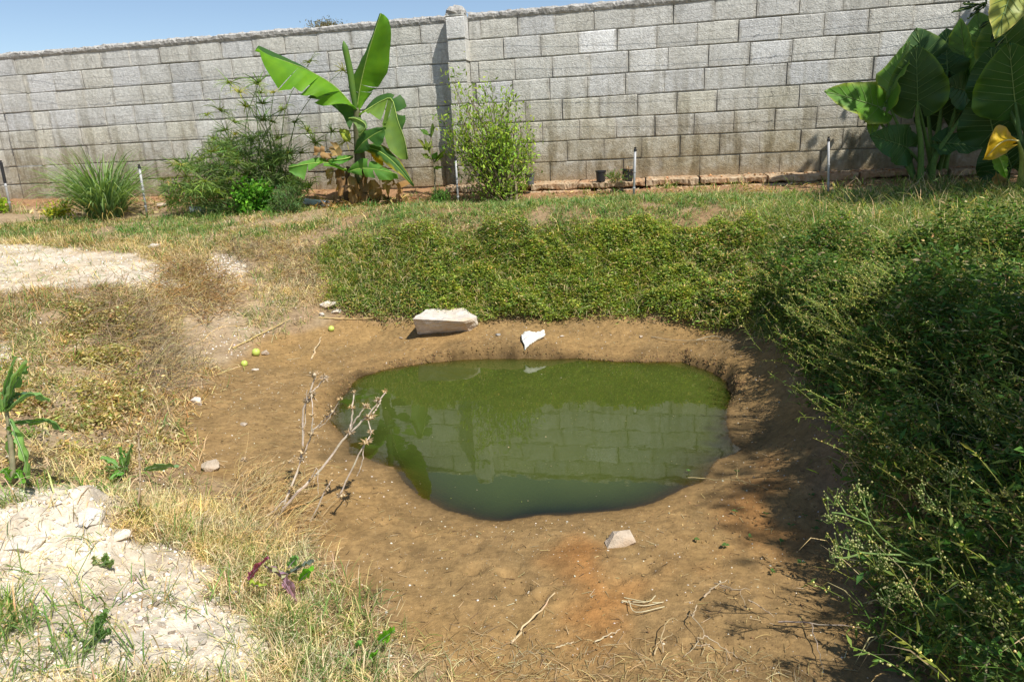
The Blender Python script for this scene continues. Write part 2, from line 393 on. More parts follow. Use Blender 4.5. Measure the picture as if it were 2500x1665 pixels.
white = np.array([.70, .63, .52])*(.62+.6*n2); white = white*(1-.5*sstep(.55, .75, n1))+np.array([.55, .42, .27])*.5*sstep(.55, .75, n1)
gcol = soil*(1-mud_m[..., None])+mud*mud_m[..., None]; gcol = gcol*(1-wh_m[..., None]*.92)+white*wh_m[..., None]*.92
m = (np.abs(GX) < 2.2) & (GY > 1.2) & (GY < 5.6); sdg = np.full(GX.shape, -3.); sdg[m] = pond_sd(GX[m], GY[m])
damp = np.exp(-np.maximum(-sdg, 0)/.05)[..., None]                 # the soaked rim of the pond
gcol = gcol*(1-.5*damp)
tide = (np.exp(-((-sdg-.14-.10*(n1[..., 0]-.5))/.035)**2)+.7*np.exp(-((-sdg-.33-.2*(n1[..., 0]-.5))/.06)**2))[..., None]*(sdg < 0)[..., None]*sstep(.35, .6, n3); gcol = gcol*(1-.22*tide)
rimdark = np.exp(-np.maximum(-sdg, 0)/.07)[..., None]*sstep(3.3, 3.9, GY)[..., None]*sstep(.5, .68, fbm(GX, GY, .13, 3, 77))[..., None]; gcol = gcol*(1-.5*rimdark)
def grid_tris(ny, nx):
    a = (np.arange(ny-1)[:, None]*nx+np.arange(nx-1)[None]).ravel(); return np.concatenate([np.c_[a, a+1, a+nx+1], np.c_[a, a+nx+1, a+nx]])
k = NT('earth'); p_ = k.pos(); c = k.att()
f1 = k.noise(38, 6, .68, p_); f2 = k.noise(160, 4, .6, p_); f3 = k.noise(7, 4, .6, p_)
c = k.mix(k.gray(f1, .28, .72), k.mix(1, c, (.74, .72, .70), 'MULTIPLY'), k.mix(1, c, (1.18, 1.16, 1.12), 'MULTIPLY'))
c = k.mix(k.gray(f3, .45, .75, 0, .45), c, k.mix(1, c, (.72, .74, .70), 'MULTIPLY'))
c = k.mix(k.gray(f2, .62, .72, 0, .5), c, k.mix(1, c, (1.6, 1.6, 1.55), 'MULTIPLY'))
vor = k.n('ShaderNodeTexVoronoi'); vor.inputs['Scale'].default_value = 55; k.l(p_, vor.inputs['Vector'])
c = k.mix(k.gray(vor.outputs['Distance'], .12, .04, 0, .55), c, (.55, .47, .34))
hgt = k.math('ADD', k.math('MULTIPLY', f1, 1.), k.math('MULTIPLY', f2, .45))
EARTH = k.done(k.principled(c, .93, .12, k.bump(hgt, .55, .014)).outputs[0])
gme = raw_mesh('ground', np.c_[GX.ravel(), GY.ravel(), GZ.ravel()], tris=grid_tris(*GX.shape), col=gcol.reshape(-1, 3), smooth=True)
tag(obj('ground', gme, EARTH), 'brown mud basin with earth banks and a dry grassy terrace', 'ground', kind='structure')

# ------------------------------------------------------------------ the water
wx = np.arange(POND[:, 0].min()-.2, POND[:, 0].max()+.2, .02); wy = np.arange(POND[:, 1].min()-.2, POND[:, 1].max()+.2, .02)
WX, WY = np.meshgrid(wx, wy); dep = np.clip(-height(WX, WY), 0, 1)
k = NT('pond_water'); p_ = k.pos(); depth = k.att('Col')
murk = k.math('SUBTRACT', 1, k.math('POWER', 2.718, k.math('MULTIPLY', k.n('ShaderNodeSeparateColor').outputs[0], 1)))
sep = k.t.nodes[-3] if False else [x for x in k.t.nodes if x.bl_idname == 'ShaderNodeSeparateColor'][0]; k.l(depth, sep.inputs[0])
expn = k.math('POWER', 2.718, k.math('MULTIPLY', sep.outputs[0], -14.)); murk = k.math('SUBTRACT', 1, expn)
f1 = k.noise(2.2, 4, .6, p_); f2 = k.noise(140, 2, .5, p_); f3 = k.noise(14, 3, .6, p_)
c = k.mix(k.gray(f1, .3, .7), (.048, .066, .012), (.058, .076, .014)); c = k.mix(k.gray(f3, .35, .75, 0, .4), c, (.052, .068, .012))
c = k.mix(k.gray(f2, .64, .72, 0, .45), c, (.09, .11, .025))
rip = k.noise(9, 2, .4, p_); rip2 = k.noise(70, 2, .5, p_)
nrm = k.bump(k.math('ADD', rip, k.math('MULTIPLY', rip2, .03)), .12, .004)
dif = k.n('ShaderNodeBsdfDiffuse'); k.l(c, dif.inputs[0]); tr = k.n('ShaderNodeBsdfTransparent'); tr.inputs[0].default_value = (.80, .78, .50, 1)
body = k.n('ShaderNodeMixShader'); k.l(murk, body.inputs[0]); k.l(tr.outputs[0], body.inputs[1]); k.l(dif.outputs[0], body.inputs[2])
gl = k.n('ShaderNodeBsdfGlossy'); gl.inputs['Roughness'].default_value = .02; k.l(nrm, gl.inputs['Normal'])
fr = k.n('ShaderNodeFresnel'); fr.inputs['IOR'].default_value = 1.56; k.l(nrm, fr.inputs['Normal'])
top = k.n('ShaderNodeMixShader'); k.l(fr.outputs[0], top.inputs[0]); k.l(body.outputs[0], top.inputs[1]); k.l(gl.outputs[0], top.inputs[2])
WATER = k.done(top.outputs[0])
wme = raw_mesh('water', np.c_[WX.ravel(), WY.ravel(), np.zeros(WX.size)], tris=grid_tris(*WX.shape), col=np.repeat(dep.ravel()[:, None], 3, 1), smooth=True)
tag(obj('water', wme, WATER), 'murky green still water of the small pond', 'water', kind='structure')
# ================================================================== the block wall
WW = np.array([math.cos(AZ), -math.sin(AZ), 0]); WN = np.array([-math.sin(AZ), -math.cos(AZ), 0])   # along the wall, out of it towards the yard
def wp(s, z, off=0): return np.array([0, WALL_Y, 0])+WW*s+WN*off+np.array([0, 0, z])
k = NT('concrete_block'); p_ = k.pos(); oc = k.n('ShaderNodeObjectInfo').outputs['Color']; z_ = k.n('ShaderNodeSeparateXYZ'); k.l(p_, z_.inputs[0]); zz = z_.outputs[2]
f1 = k.noise(34, 6, .75, p_); f2 = k.noise(3.2, 5, .62, p_); f3 = k.noise(11, 4, .6, p_)
mp = k.n('ShaderNodeMapping'); mp.inputs['Scale'].default_value = (9, 9, 1.1); k.l(p_, mp.inputs[0]); streak = k.noise(1., 4, .6, mp.outputs[0])
c = k.mix(k.gray(f1, .3, .7), k.mix(1, oc, (.76, .76, .75), 'MULTIPLY'), k.mix(1, oc, (1.15, 1.15, 1.13), 'MULTIPLY'))
pit = k.noise(95, 3, .6, p_); c = k.mix(k.gray(pit, .60, .72, 0, .4), c, k.mix(1, c, (.55, .54, .52), 'MULTIPLY'))
ob = k.n('ShaderNodeSeparateXYZ'); k.l(k.objco(), ob.inputs[0]); ex = k.math('ABSOLUTE', ob.outputs[0]); wob = k.noise(14, 4, .65, p_)
smear = k.gray(k.math('ADD', ex, k.math('MULTIPLY', k.math('SUBTRACT', wob, .5), .10)), .168, .188)
smc = k.mix(k.gray(k.noise(5, 3, .6, p_), .40, .62), (.34, .325, .285), (.58, .555, .49)); c = k.mix(k.math('MULTIPLY', smear, .7), c, smc)
c = k.mix(k.gray(f3, .5, .78, 0, .35), c, k.mix(1, c, (.74, .73, .70), 'MULTIPLY'))
damp_ = k.math('MULTIPLY', k.gray(k.math('ADD', zz, k.math('MULTIPLY', k.math('SUBTRACT', f2, .5), -1.0)), 1.85, 1.0), k.gray(f3, .2, .6, .45, 1))
c = k.mix(k.math('MULTIPLY', damp_, .9), c, k.mix(1, c, (.50, .42, .30), 'MULTIPLY'))
c = k.mix(k.math('MULTIPLY', k.gray(zz, 2.5, 1.2, .15, .85), k.gray(streak, .46, .66)), c, k.mix(1, c, (.58, .55, .47), 'MULTIPLY'))
c = k.mix(k.math('MULTIPLY', k.gray(zz, 2.2, 2.65, 0, .6), k.gray(streak, .47, .68)), c, k.mix(1, c, (.66, .66, .66), 'MULTIPLY'))
c = k.mix(k.gray(zz, 1.06, .9, 0, .5), c, (.36, .24, .13))
nb = k.bump(k.math('ADD', f1, k.math('MULTIPLY', pit, .7)), .7, .016)
BLOCK = k.done(k.principled(c, .95, .1, nb).outputs[0])
BW, BH, BD = PITCHB-.004, ROW-.008, .14
def block_mesh(w, h, d, seed, name='block'):
    r = random.Random(seed); V = []; F = []
    def ring(ins, y, j):
        base = len(V); ix = ins*.4; pts = [(-w/2+ix, 0+ins), (0, ins), (w/2-ix, ins), (w/2-ix, h/2), (w/2-ix, h-ins), (0, h-ins), (-w/2+ix, h-ins), (-w/2+ix, h/2)]
        for x, z in pts: V.append((x+r.uniform(-j, j), y+r.uniform(-j, j)*.5, z+r.uniform(-j, j)))
        return base
    a = ring(0, d, 0); b = ring(0, .004, .002); c_ = ring(.009, 0, .003); V.append((r.uniform(-.05, .05), -.003+r.uniform(-.002, .002), h/2))
    for p, q in ((a, b), (b, c_)):
        for i in range(8): F.append((p+i, p+(i+1) % 8, q+(i+1) % 8, q+i))
    for i in range(8): F.append((c_+i, c_+(i+1) % 8, len(V)-1))
    return raw_mesh(name, V, polys=F)
wall = empty('concrete_block_wall', wp(0, WALL_Z-.05), 'long grey concrete block wall with a rough mortar top behind the pond', 'wall')
wl0 = np.array(wall.location)
BM = [block_mesh(BW, BH, BD, 100+i) for i in range(8)]; BMats = [m_.materials.append(BLOCK) for m_ in BM]
rot_wall = (0, 0, -AZ)
def put_block(s, row, me, off=0, parent=wall, base=None, bright=None, xs_=1.0, dz=0):
    o = bpy.data.objects.new('block', me); COL.objects.link(o); o.parent = parent
    o.location = tuple(wp(s, WALL_Z+ROW*row+.007+dz, off)-(wl0 if base is None else base)); o.rotation_euler = (random.uniform(-.008, .008), random.uniform(-.006, .006), -AZ+random.uniform(-.010, .010))
    o.scale = (xs_, 1, 1)
    t = random.gauss(0, 1); g = .565+.018*t; w_ = random.uniform(-.02, .03)
    if bright: g = bright
    elif random.random() < .12: g += .045
    elif random.random() < .14: g -= .035
    cool = row >= 4
    o.color = (g+(.004 if cool else .016)+w_*.3, g+(0 if cool else .002), g+(-.022 if cool else -.055)-w_, 1); return o
PIL_S = -.41
offs = [.12, .31, .05, .27, .14, .9686, .4558, .22]
nblk = 0; ends = []
for row in range(8):
    o0 = offs[row] % PITCHB
    for panel, (s0, s1) in enumerate(((-6.75, PIL_S-.10), (PIL_S+.10, 6.45))):
        oo = o0 if panel else (o0+.13*(row % 3)) % PITCHB
        s = math.floor((s0-oo)/PITCHB)*PITCHB+oo
        while s < s1:
            a, b = max(s, s0), min(s+PITCHB, s1)
            if b-a > .07:
                br = None
                if panel and row == 6 and abs(s-.853) < .05: br = .80
                if panel and ((row == 5 and abs(s-2.55) < .1) or (row == 6 and abs(s-4.03) < .15) or (row == 5 and abs(s-3.75) < .15)): br = .64
                put_block((a+b)/2+random.uniform(-.004, .004), row, random.choice(BM), off=random.uniform(-.003, .003), bright=br, xs_=((b-a)-.004)/BW, dz=random.uniform(-.003, .003)); nblk += 1
            s += PITCHB
# the courses beyond what the photo shows, both ends
acc_v, acc_f = [], []
for row in range(8):
    for s in list(np.arange(-13, -6.8, PITCHB))+list(np.arange(6.7, 13, PITCHB)):
        n0 = len(acc_v); q = [(s+.008, 0), (s+BW, 0), (s+BW, BH), (s+.008, BH)]; o_ = (row % 2)*.2
        for d in (0, -BD):
            for a, z in q: acc_v.append(wp(a+o_, WALL_Z+ROW*row+.007+z, d))
        acc_f += [tuple(n0+i for i in f) for f in ((0, 1, 2, 3), (1, 5, 6, 2), (5, 4, 7, 6), (4, 0, 3, 7), (3, 2, 6, 7), (4, 5, 1, 0))]
eb = world_mesh('block_courses', acc_v, BLOCK, polys=acc_f, parent=wall); eb['kind'] = 'stuff'; eb.color = (.44, .44, .42, 1)
# mortar bed behind the block faces
def slab(s0, s1, z0, z1, o0, o1):
    V = [wp(s, z, o) for o in (o0, o1) for s, z in ((s0, z0), (s1, z0), (s1, z1), (s0, z1))]
    return V, [(0, 1, 2, 3), (1, 5, 6, 2), (5, 4, 7, 6), (4, 0, 3, 7), (3, 2, 6, 7), (4, 5, 1, 0)]
k = NT('mortar'); p_ = k.pos(); f1 = k.noise(30, 5, .65, p_); f2 = k.noise(4, 3, .6, p_)
c = k.mix(k.gray(f1, .3, .7), (.22, .215, .20), (.40, .39, .36)); c = k.mix(k.gray(f2, .45, .7, 0, .6), c, (.2, .185, .155))
MORTAR = k.done(k.principled(c, .95, .1, k.bump(f1, .8, .015)).outputs[0])
v, f = slab(-13, 13, WALL_Z-.25, WALL_Z+8*ROW+.004, -.016, -.135); world_mesh('mortar', v, MORTAR, polys=f, parent=wall)
# perpend joints smeared almost flush with mortar, seen as pale ragged strips
# rough cement bead along the top
def rough_bead(s0, s1, step, prof, amp, seed, zbase):
    ss = np.arange(s0, s1, step); V = []; n = len(prof); r = np.random.default_rng(seed)
    lump = fbm(ss, ss*0, .5, 3, seed)
    for i, s in enumerate(ss):
        for j, (o, z) in enumerate(prof):
            e = (vnoise(s/.045+j*7.7, j*3.1, seed)-.5)*2*amp+r.normal(0, amp*.3)
            V.append(wp(s+r.normal(0, .005), zbase+z*(.75+.5*lump[i])+e*.8, o+e*.6))
    F = [(i*n+j, (i+1)*n+j, (i+1)*n+j+1, i*n+j+1) for i in range(len(ss)-1) for j in range(n-1)]
    return V, F
k = NT('cement_bead'); p_ = k.pos(); f1 = k.noise(26, 6, .72, p_)
CEMENT = k.done(k.principled(k.mix(k.gray(f1, .3, .7), (.28, .275, .26), (.54, .52, .48)), .95, .1, k.bump(f1, .9, .03)).outputs[0])
for a, b in ((-13, PIL_S-.1), (PIL_S+.1, 13)):
    v, f = rough_bead(a, b, .022, [(-.135, -.01), (-.12, .035), (-.07, .062), (-.01, .055), (.018, .034), (.016, .006), (.006, -.016), (-.02, -.03)], .011, 61, WALL_Z+8*ROW-.006)
    world_mesh('coping', v, CEMENT, polys=f, parent=wall)
# the pier between the two panels, with its rounded cement cap
pier = empty('pillar', wp(PIL_S, WALL_Z-.1)-wl0); pier.parent = wall; pl0 = wl0+np.array(pier.location)
PM = [block_mesh(.195, BH, .17, 300+i) for i in range(4)]
for m_ in PM: m_.materials.append(BLOCK)
for row in range(9):
    o = put_block(PIL_S+random.uniform(-.006, .006)+(.008 if row == 7 else 0), row, PM[row % 4], off=.16+(.012 if row >= 7 else 0)+random.uniform(-.006, .006), parent=pier, base=pl0)
    if row == 8: o.scale = (1, 1, .14)
v, f = slab(PIL_S-.085, PIL_S+.085, WALL_Z-.2, WALL_Z+8*ROW, .15, -.12); world_mesh('mortar', v, MORTAR, polys=f, parent=pier)
V = []; r = np.random.default_rng(5)
for i, (rz, rr) in enumerate(((0, 1.0), (.03, 1.04), (.055, .93), (.075, .7), (.085, .3))):
    for j in range(14):
        t = 2*math.pi*j/14; q = 1/max(abs(math.cos(t)), abs(math.sin(t)))**.6
        V.append(wp(PIL_S+.105*rr*q*math.cos(t)+r.normal(0, .005), WALL_Z+8.13*ROW+rz+r.normal(0, .005), .075+.105*rr*q*math.sin(t)+r.normal(0, .005)))
F = [(i*14+j, i*14+(j+1) % 14, (i+1)*14+(j+1) % 14, (i+1)*14+j) for i in range(4) for j in range(14)]+[tuple(range(56, 70))]
world_mesh('cap', V, CEMENT, polys=F, parent=pier)
# flat pier of narrow blocks near the far end
pier2 = empty('pillar', wp(-6.1, WALL_Z-.1)-wl0); pier2.parent = wall; p20 = wl0+np.array(pier2.location)
for row in range(7): put_block(-6.1+random.uniform(-.012, .012), row, BM[row % 8], off=.035+random.uniform(-.006, .006), parent=pier2, base=p20)
v, f = slab(-6.28, -5.92, WALL_Z-.2, WALL_Z+7*ROW, .028, -.12); world_mesh('mortar', v, MORTAR, polys=f, parent=pier2)
# the footing: a cracked ledge of lean concrete over red earth
k = NT('lean_concrete'); p_ = k.pos(); f1 = k.noise(22, 6, .68, p_); f2 = k.noise(4, 3, .6, p_)
c = k.mix(k.gray(f1, .3, .7), (.30, .20, .11), (.52, .41, .28)); c = k.mix(k.gray(f2, .42, .65, 0, .6), c, (.38, .2, .1))
FOOT = k.done(k.principled(c, .95, .1, k.bump(f1, .9, .02)).outputs[0])
def ledge(s0, s1, o_in, o_out, ztop, zbot, seed):
    ss = np.arange(s0, s1, .018); V = []; r = np.random.default_rng(seed)
    for s in ss:
        e1 = (fbm(np.array([s]), np.array([1.3]), .3, 4, seed)[0]-.5)*.10; e2 = (fbm(np.array([s]), np.array([7.3]), .12, 3, seed+1)[0]-.5)*.05
        for o, z in ((o_in, ztop+.01), (o_out*.5, ztop+.004), (o_out-.015+e1, ztop), (o_out+.004+e1+e2*.3, ztop-.012), (o_out+e1, zbot+.012+e2), (o_out-.02+e1, zbot+e2), (o_out-.12, zbot-.005+e2)):
            V.append(wp(s, z+r.normal(0, .003), o+r.normal(0, .003)))
    n = 7; F = [(i*n+j, i*n+j+1, (i+1)*n+j+1, (i+1)*n+j) for i in range(len(ss)-1) for j in range(n-1)]
    F += [tuple(range(n-1, -1, -1)), tuple((len(ss)-1)*n+j for j in range(n))]
    return V, F
foot = empty('footing', wp(2, WALL_Z-.15)-wl0); foot.parent = wall
cuts = [-.6, .35, .85, 1.55, 2.1, 2.75, 3.6, 4.4, 5.3, 6.4]
for i in range(len(cuts)-1):
    v, f = ledge(cuts[i]+.006, cuts[i+1]-.006, 0, .30+random.uniform(-.02, .03), WALL_Z+.008+random.uniform(-.008, .008), WALL_Z-.055, 70+i); world_mesh('slab', v, FOOT, polys=f, parent=foot)
for i, (a, b) in enumerate(((-.5, .2), (.3, 1.0), (1.05, 1.5), (1.6, 2.2), (2.3, 3.3), (3.35, 4.5), (4.6, 6.3))):
    v, f = ledge(a, b, .05, .34+random.uniform(-.03, .04), WALL_Z-.068, WALL_Z-.19, 90+i); world_mesh('stone', v, FOOT, polys=f, parent=foot)
wall['kind'] = 'thing'
# ================================================================== plants that stand alone
LEAF = mat_foliage('leaf', .40, .55, .2); LEAF_SOFT = mat_foliage('small_leaf', .34, .6, .15); DRYLEAF = mat_foliage('dry_leaf', .3, .85, .05)
STALK = mat_vcol('stalk', .6, .25, 50, .25, .2, .002); BARK = mat_vcol('bark', .9, .1, 60, .45, .6, .006)
S_ = .35714
def k1(x, y): return (x*S_, y*S_)
def k2(x, y): return (600+x*S_, y*S_)
def k4(x, y): return (1900+x*S_, y*S_)
def interp_path(P, u):
    i = np.clip(u*(len(P)-1), 0, len(P)-1-1e-6); a = i.astype(int); f = (i-a)[..., None]; return P[a]*(1-f)+P[a+1]*f
def lamina(acc, mid, edge, tears=(), nu=26, nv=5, bulge=.02, col=(.1, .2, .03), gap=.25, twist=.03, wave=.004, seed=0, edgecol=None, edgew=.12):
    """half a big leaf blade between the midrib and the outer edge, torn along the veins where the photo shows it torn"""
    r = np.random.default_rng(seed); M = smooth_path(mid, 60); E = smooth_path(edge, 60); bounds = [0]+sorted(tears)+[1]
    for a, b in zip(bounds[:-1], bounds[1:]):
        n = max(2, int(nu*(b-a))+2); u = np.linspace(a, b, n); uc = (a+b)/2; tw = r.normal(0, twist) if tears else 0; rot = r.normal(0, twist) if tears else 0
        V = np.zeros((n, nv+1, 3))
        for j in range(nv+1):
            v = j/nv; uu = np.clip(uc+(u-uc)*(1-gap*(v if tears else 0)*.5), 0, 1)
            m_, e_ = interp_path(M, uu), interp_path(E, uu); V[:, j] = m_*(1-v)+e_*v
            side = E.mean(0)-M.mean(0); nn = np.cross(M[-1]-M[0], side); nn /= np.linalg.norm(nn)+1e-9
            V[:, j] += nn*(bulge*4*v*(1-v)+tw*v+(rot*v*(u-uc)/(b-a+1e-6)*2)[:, None]+(np.sin(u*150+seed)*wave*v+(fbm(u*6, u*0+v, .5, 2, seed)-.5)*.03*v)[:, None])
        T = grid_tris(n, nv+1); c = np.tile(np.asarray(col, float), (n*(nv+1), 1))*(.88+.24*fbm(np.repeat(u*9, nv+1), np.tile(np.arange(nv+1)*.4, n), .6, 3, seed+3))[:, None]
        vein = (.5+.5*np.sin(np.repeat(u, nv+1)*260+seed))[:, None]; c = c*(.93+.12*vein)
        if edgecol is not None:
            w = sstep(1-edgew*2, 1, np.tile(np.arange(nv+1)/nv, n)+(fbm(np.repeat(u*12, nv+1), np.zeros(n*(nv+1)), .6, 3, seed+8)-.5)*.5)[:, None]; c = c*(1-w)+np.asarray(edgecol)*w
        acc.add(V.reshape(-1, 3), T, c)
def big_leaf(root, name, conv, Y, mid, left=None, right=None, tl=(), tr=(), col=(.13, .28, .03), colr=None, rib=True, ribcol=(.30, .42, .09), ribw=.0075, mat=None, seed=1, bulge=.02, label=None, edgecol=None, **kw):
    P3 = lambda pts: [at_y(*conv(x, y), Y+d) for x, y, d in pts]
    acc = Acc(); m_ = P3(mid)
    if left: lamina(acc, m_, P3(left), tl, col=col, seed=seed, bulge=bulge, edgecol=edgecol, **kw)
    if right: lamina(acc, m_, P3(right), tr, col=colr or col, seed=seed+50, bulge=-bulge, edgecol=edgecol, **kw)
    o = acc.build(name, mat or LEAF, parent=root, smooth=True)
    if label: o['label'] = label
    if rib:
        v, f = tube(smooth_path(m_, 18), np.linspace(ribw, ribw*.25, 18), 6); v = v+np.array([0, -.004, 0])
        world_mesh('midrib', v-np.array([0, 0, 0]), STALK, polys=f, col=np.tile(ribcol, (len(v), 1)), smooth=True, parent=o)
    return o
def stalk(root, name, conv, Y, pts, rad, col, n=14, sides=8, mat=None):
    P = smooth_path([at_y(*conv(x, y), Y+d) for x, y, d in pts], n); rr = np.interp(np.linspace(0, 1, n), np.linspace(0, 1, len(rad)), rad)
    v, f = tube(P, rr, sides); c = vary(col, len(v), .06, .03); return world_mesh(name, v, mat or STALK, polys=f, col=c, smooth=True, parent=root)

# ------------------------------------------------------------------ banana plant by the wall
B0 = ground(878, 497); BY = B0[1]+.02
ban = empty('banana_plant', B0, 'young banana plant with torn leaves standing before the block wall', 'banana plant')
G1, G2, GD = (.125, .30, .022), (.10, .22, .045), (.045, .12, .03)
stalk(ban, 'pseudostem', k2, BY, [(790, 1400, 0), (785, 1200, 0), (775, 1000, .0), (765, 860, 0), (760, 740, 0)], [.075, .062, .052, .045, .03], (.10, .10, .045), 16, 10)
stalk(ban, 'pseudostem', k2, BY+.06, [(700, 1400, 0), (690, 1280, 0), (700, 1140, 0)], [.04, .035, .02], (.12, .075, .04), 10, 8)
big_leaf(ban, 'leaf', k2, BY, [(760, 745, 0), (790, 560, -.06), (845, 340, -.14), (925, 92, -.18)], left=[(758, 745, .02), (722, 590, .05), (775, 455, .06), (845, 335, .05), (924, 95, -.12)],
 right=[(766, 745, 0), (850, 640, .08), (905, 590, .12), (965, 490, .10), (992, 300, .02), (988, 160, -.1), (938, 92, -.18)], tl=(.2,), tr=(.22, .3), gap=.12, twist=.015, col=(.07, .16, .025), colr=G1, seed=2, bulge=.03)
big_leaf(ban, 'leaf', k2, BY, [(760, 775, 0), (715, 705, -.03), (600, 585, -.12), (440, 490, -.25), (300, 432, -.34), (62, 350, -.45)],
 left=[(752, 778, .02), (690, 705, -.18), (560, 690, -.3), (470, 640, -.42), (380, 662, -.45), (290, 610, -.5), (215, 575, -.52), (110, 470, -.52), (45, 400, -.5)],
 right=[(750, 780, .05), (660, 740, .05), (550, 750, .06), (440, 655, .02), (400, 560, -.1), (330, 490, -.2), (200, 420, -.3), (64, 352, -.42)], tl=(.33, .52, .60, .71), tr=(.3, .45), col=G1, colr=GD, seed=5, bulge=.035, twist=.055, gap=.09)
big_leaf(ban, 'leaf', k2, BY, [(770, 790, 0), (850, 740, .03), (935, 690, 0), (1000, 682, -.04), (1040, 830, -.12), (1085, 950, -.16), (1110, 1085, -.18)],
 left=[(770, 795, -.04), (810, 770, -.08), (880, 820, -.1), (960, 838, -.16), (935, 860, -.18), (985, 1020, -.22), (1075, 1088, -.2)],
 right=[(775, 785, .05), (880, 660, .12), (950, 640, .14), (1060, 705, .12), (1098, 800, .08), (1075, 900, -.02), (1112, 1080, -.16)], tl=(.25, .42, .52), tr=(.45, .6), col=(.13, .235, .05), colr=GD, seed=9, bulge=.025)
big_leaf(ban, 'leaf', k2, BY-.05, [(745, 1050, 0), (800, 980, -.1), (880, 920, -.16), (965, 880, -.2)], left=[(745, 1050, 0), (770, 940, -.02), (850, 880, -.08), (960, 870, -.2)],
 right=[(748, 1052, -.02), (850, 1045, -.22), (940, 970, -.28), (968, 885, -.22)], col=(.05, .135, .03), seed=12, tr=(.5,))
big_leaf(ban, 'leaf', k2, BY-.05, [(820, 1010, 0), (920, 1040, -.1), (1030, 1130, -.18), (1150, 1275, -.22)], left=[(830, 985, 0), (930, 990, -.04), (1060, 1110, -.14), (1152, 1270, -.22)],
 right=[(818, 1030, 0), (900, 1080, -.14), (1020, 1170, -.24), (1146, 1278, -.22)], col=(.05, .13, .03), edgecol=(.42, .36, .03), seed=14, label='green banana leaf with yellowed edges')
big_leaf(ban, 'leaf', k2, BY-.08, [(700, 1180, 0), (780, 1155, -.1), (900, 1160, -.2), (1035, 1190, -.28)], left=[(705, 1175, 0), (800, 1105, -.04), (930, 1120, -.14), (1034, 1188, -.28)],
 right=[(705, 1185, -.02), (790, 1205, -.18), (920, 1222, -.28), (1030, 1195, -.28)], col=(.10, .25, .045), tl=(.5, .7), tr=(.4, .6), seed=17)
big_leaf(ban, 'leaf', k2, BY-.1, [(690, 1160, 0), (560, 1115, -.1), (440, 1120, -.2), (292, 1145, -.3)], left=[(690, 1155, .02), (540, 1090, 0), (420, 1095, -.12), (295, 1138, -.3)],
 right=[(685, 1165, -.02), (540, 1150, -.2), (430, 1190, -.3), (296, 1170, -.3)], col=(.11, .27, .05), tr=(.4, .7), seed=19)
big_leaf(ban, 'leaf', k2, BY-.06, [(735, 1070, 0), (660, 1090, -.08), (565, 1098, -.15)], left=[(735, 1066, 0), (650, 1065, -.02), (566, 1092, -.15)], right=[(735, 1078, 0), (650, 1122, -.14), (568, 1105, -.15)], col=(.09, .26, .04), seed=21)
big_leaf(ban, 'leaf', k2, BY-.1, [(705, 810, 0), (760, 815, -.1), (820, 860, -.15), (775, 935, -.12)], left=[(705, 815, -.02), (745, 850, -.12), (765, 890, -.15), (772, 936, -.12)], right=[(708, 804, 0), (780, 805, -.06), (832, 865, -.1), (780, 936, -.12)], col=(.15, .25, .10), seed=23, label='small pale curled banana leaf')
big_leaf(ban, 'leaf', k2, BY+.02, [(640, 900, 0), (690, 930, -.04), (715, 970, -.06)], left=[(650, 880, 0), (705, 895, -.02), (720, 965, -.06)], right=[(640, 910, 0), (670, 960, -.06), (712, 972, -.06)], col=(.32, .38, .06), seed=24)
big_leaf(ban, 'leaf', k2, BY-.09, [(860, 1060, 0), (900, 1095, -.04), (945, 1135, -.06)], left=[(870, 1050, 0), (925, 1075, -.03), (946, 1130, -.06)], right=[(860, 1070, 0), (890, 1110, -.06), (940, 1138, -.06)], col=(.55, .40, .02), seed=25, rib=False, label='yellow withered banana leaf')
v, f = tube(smooth_path([at_y(*k2(x, y), BY+d) for x, y, d in [(752, 760, 0), (735, 640, -.02), (715, 500, -.03), (690, 380, -.04), (668, 282, -.05)]], 18), np.interp(np.linspace(0, 1, 18), [0, .3, .9, 1], [.022, .034, .03, .004]), 8)
world_mesh('rolled_leaf', v, LEAF, polys=f, col=np.tile((.13, .25, .06), (len(v), 1)), smooth=True, parent=ban)
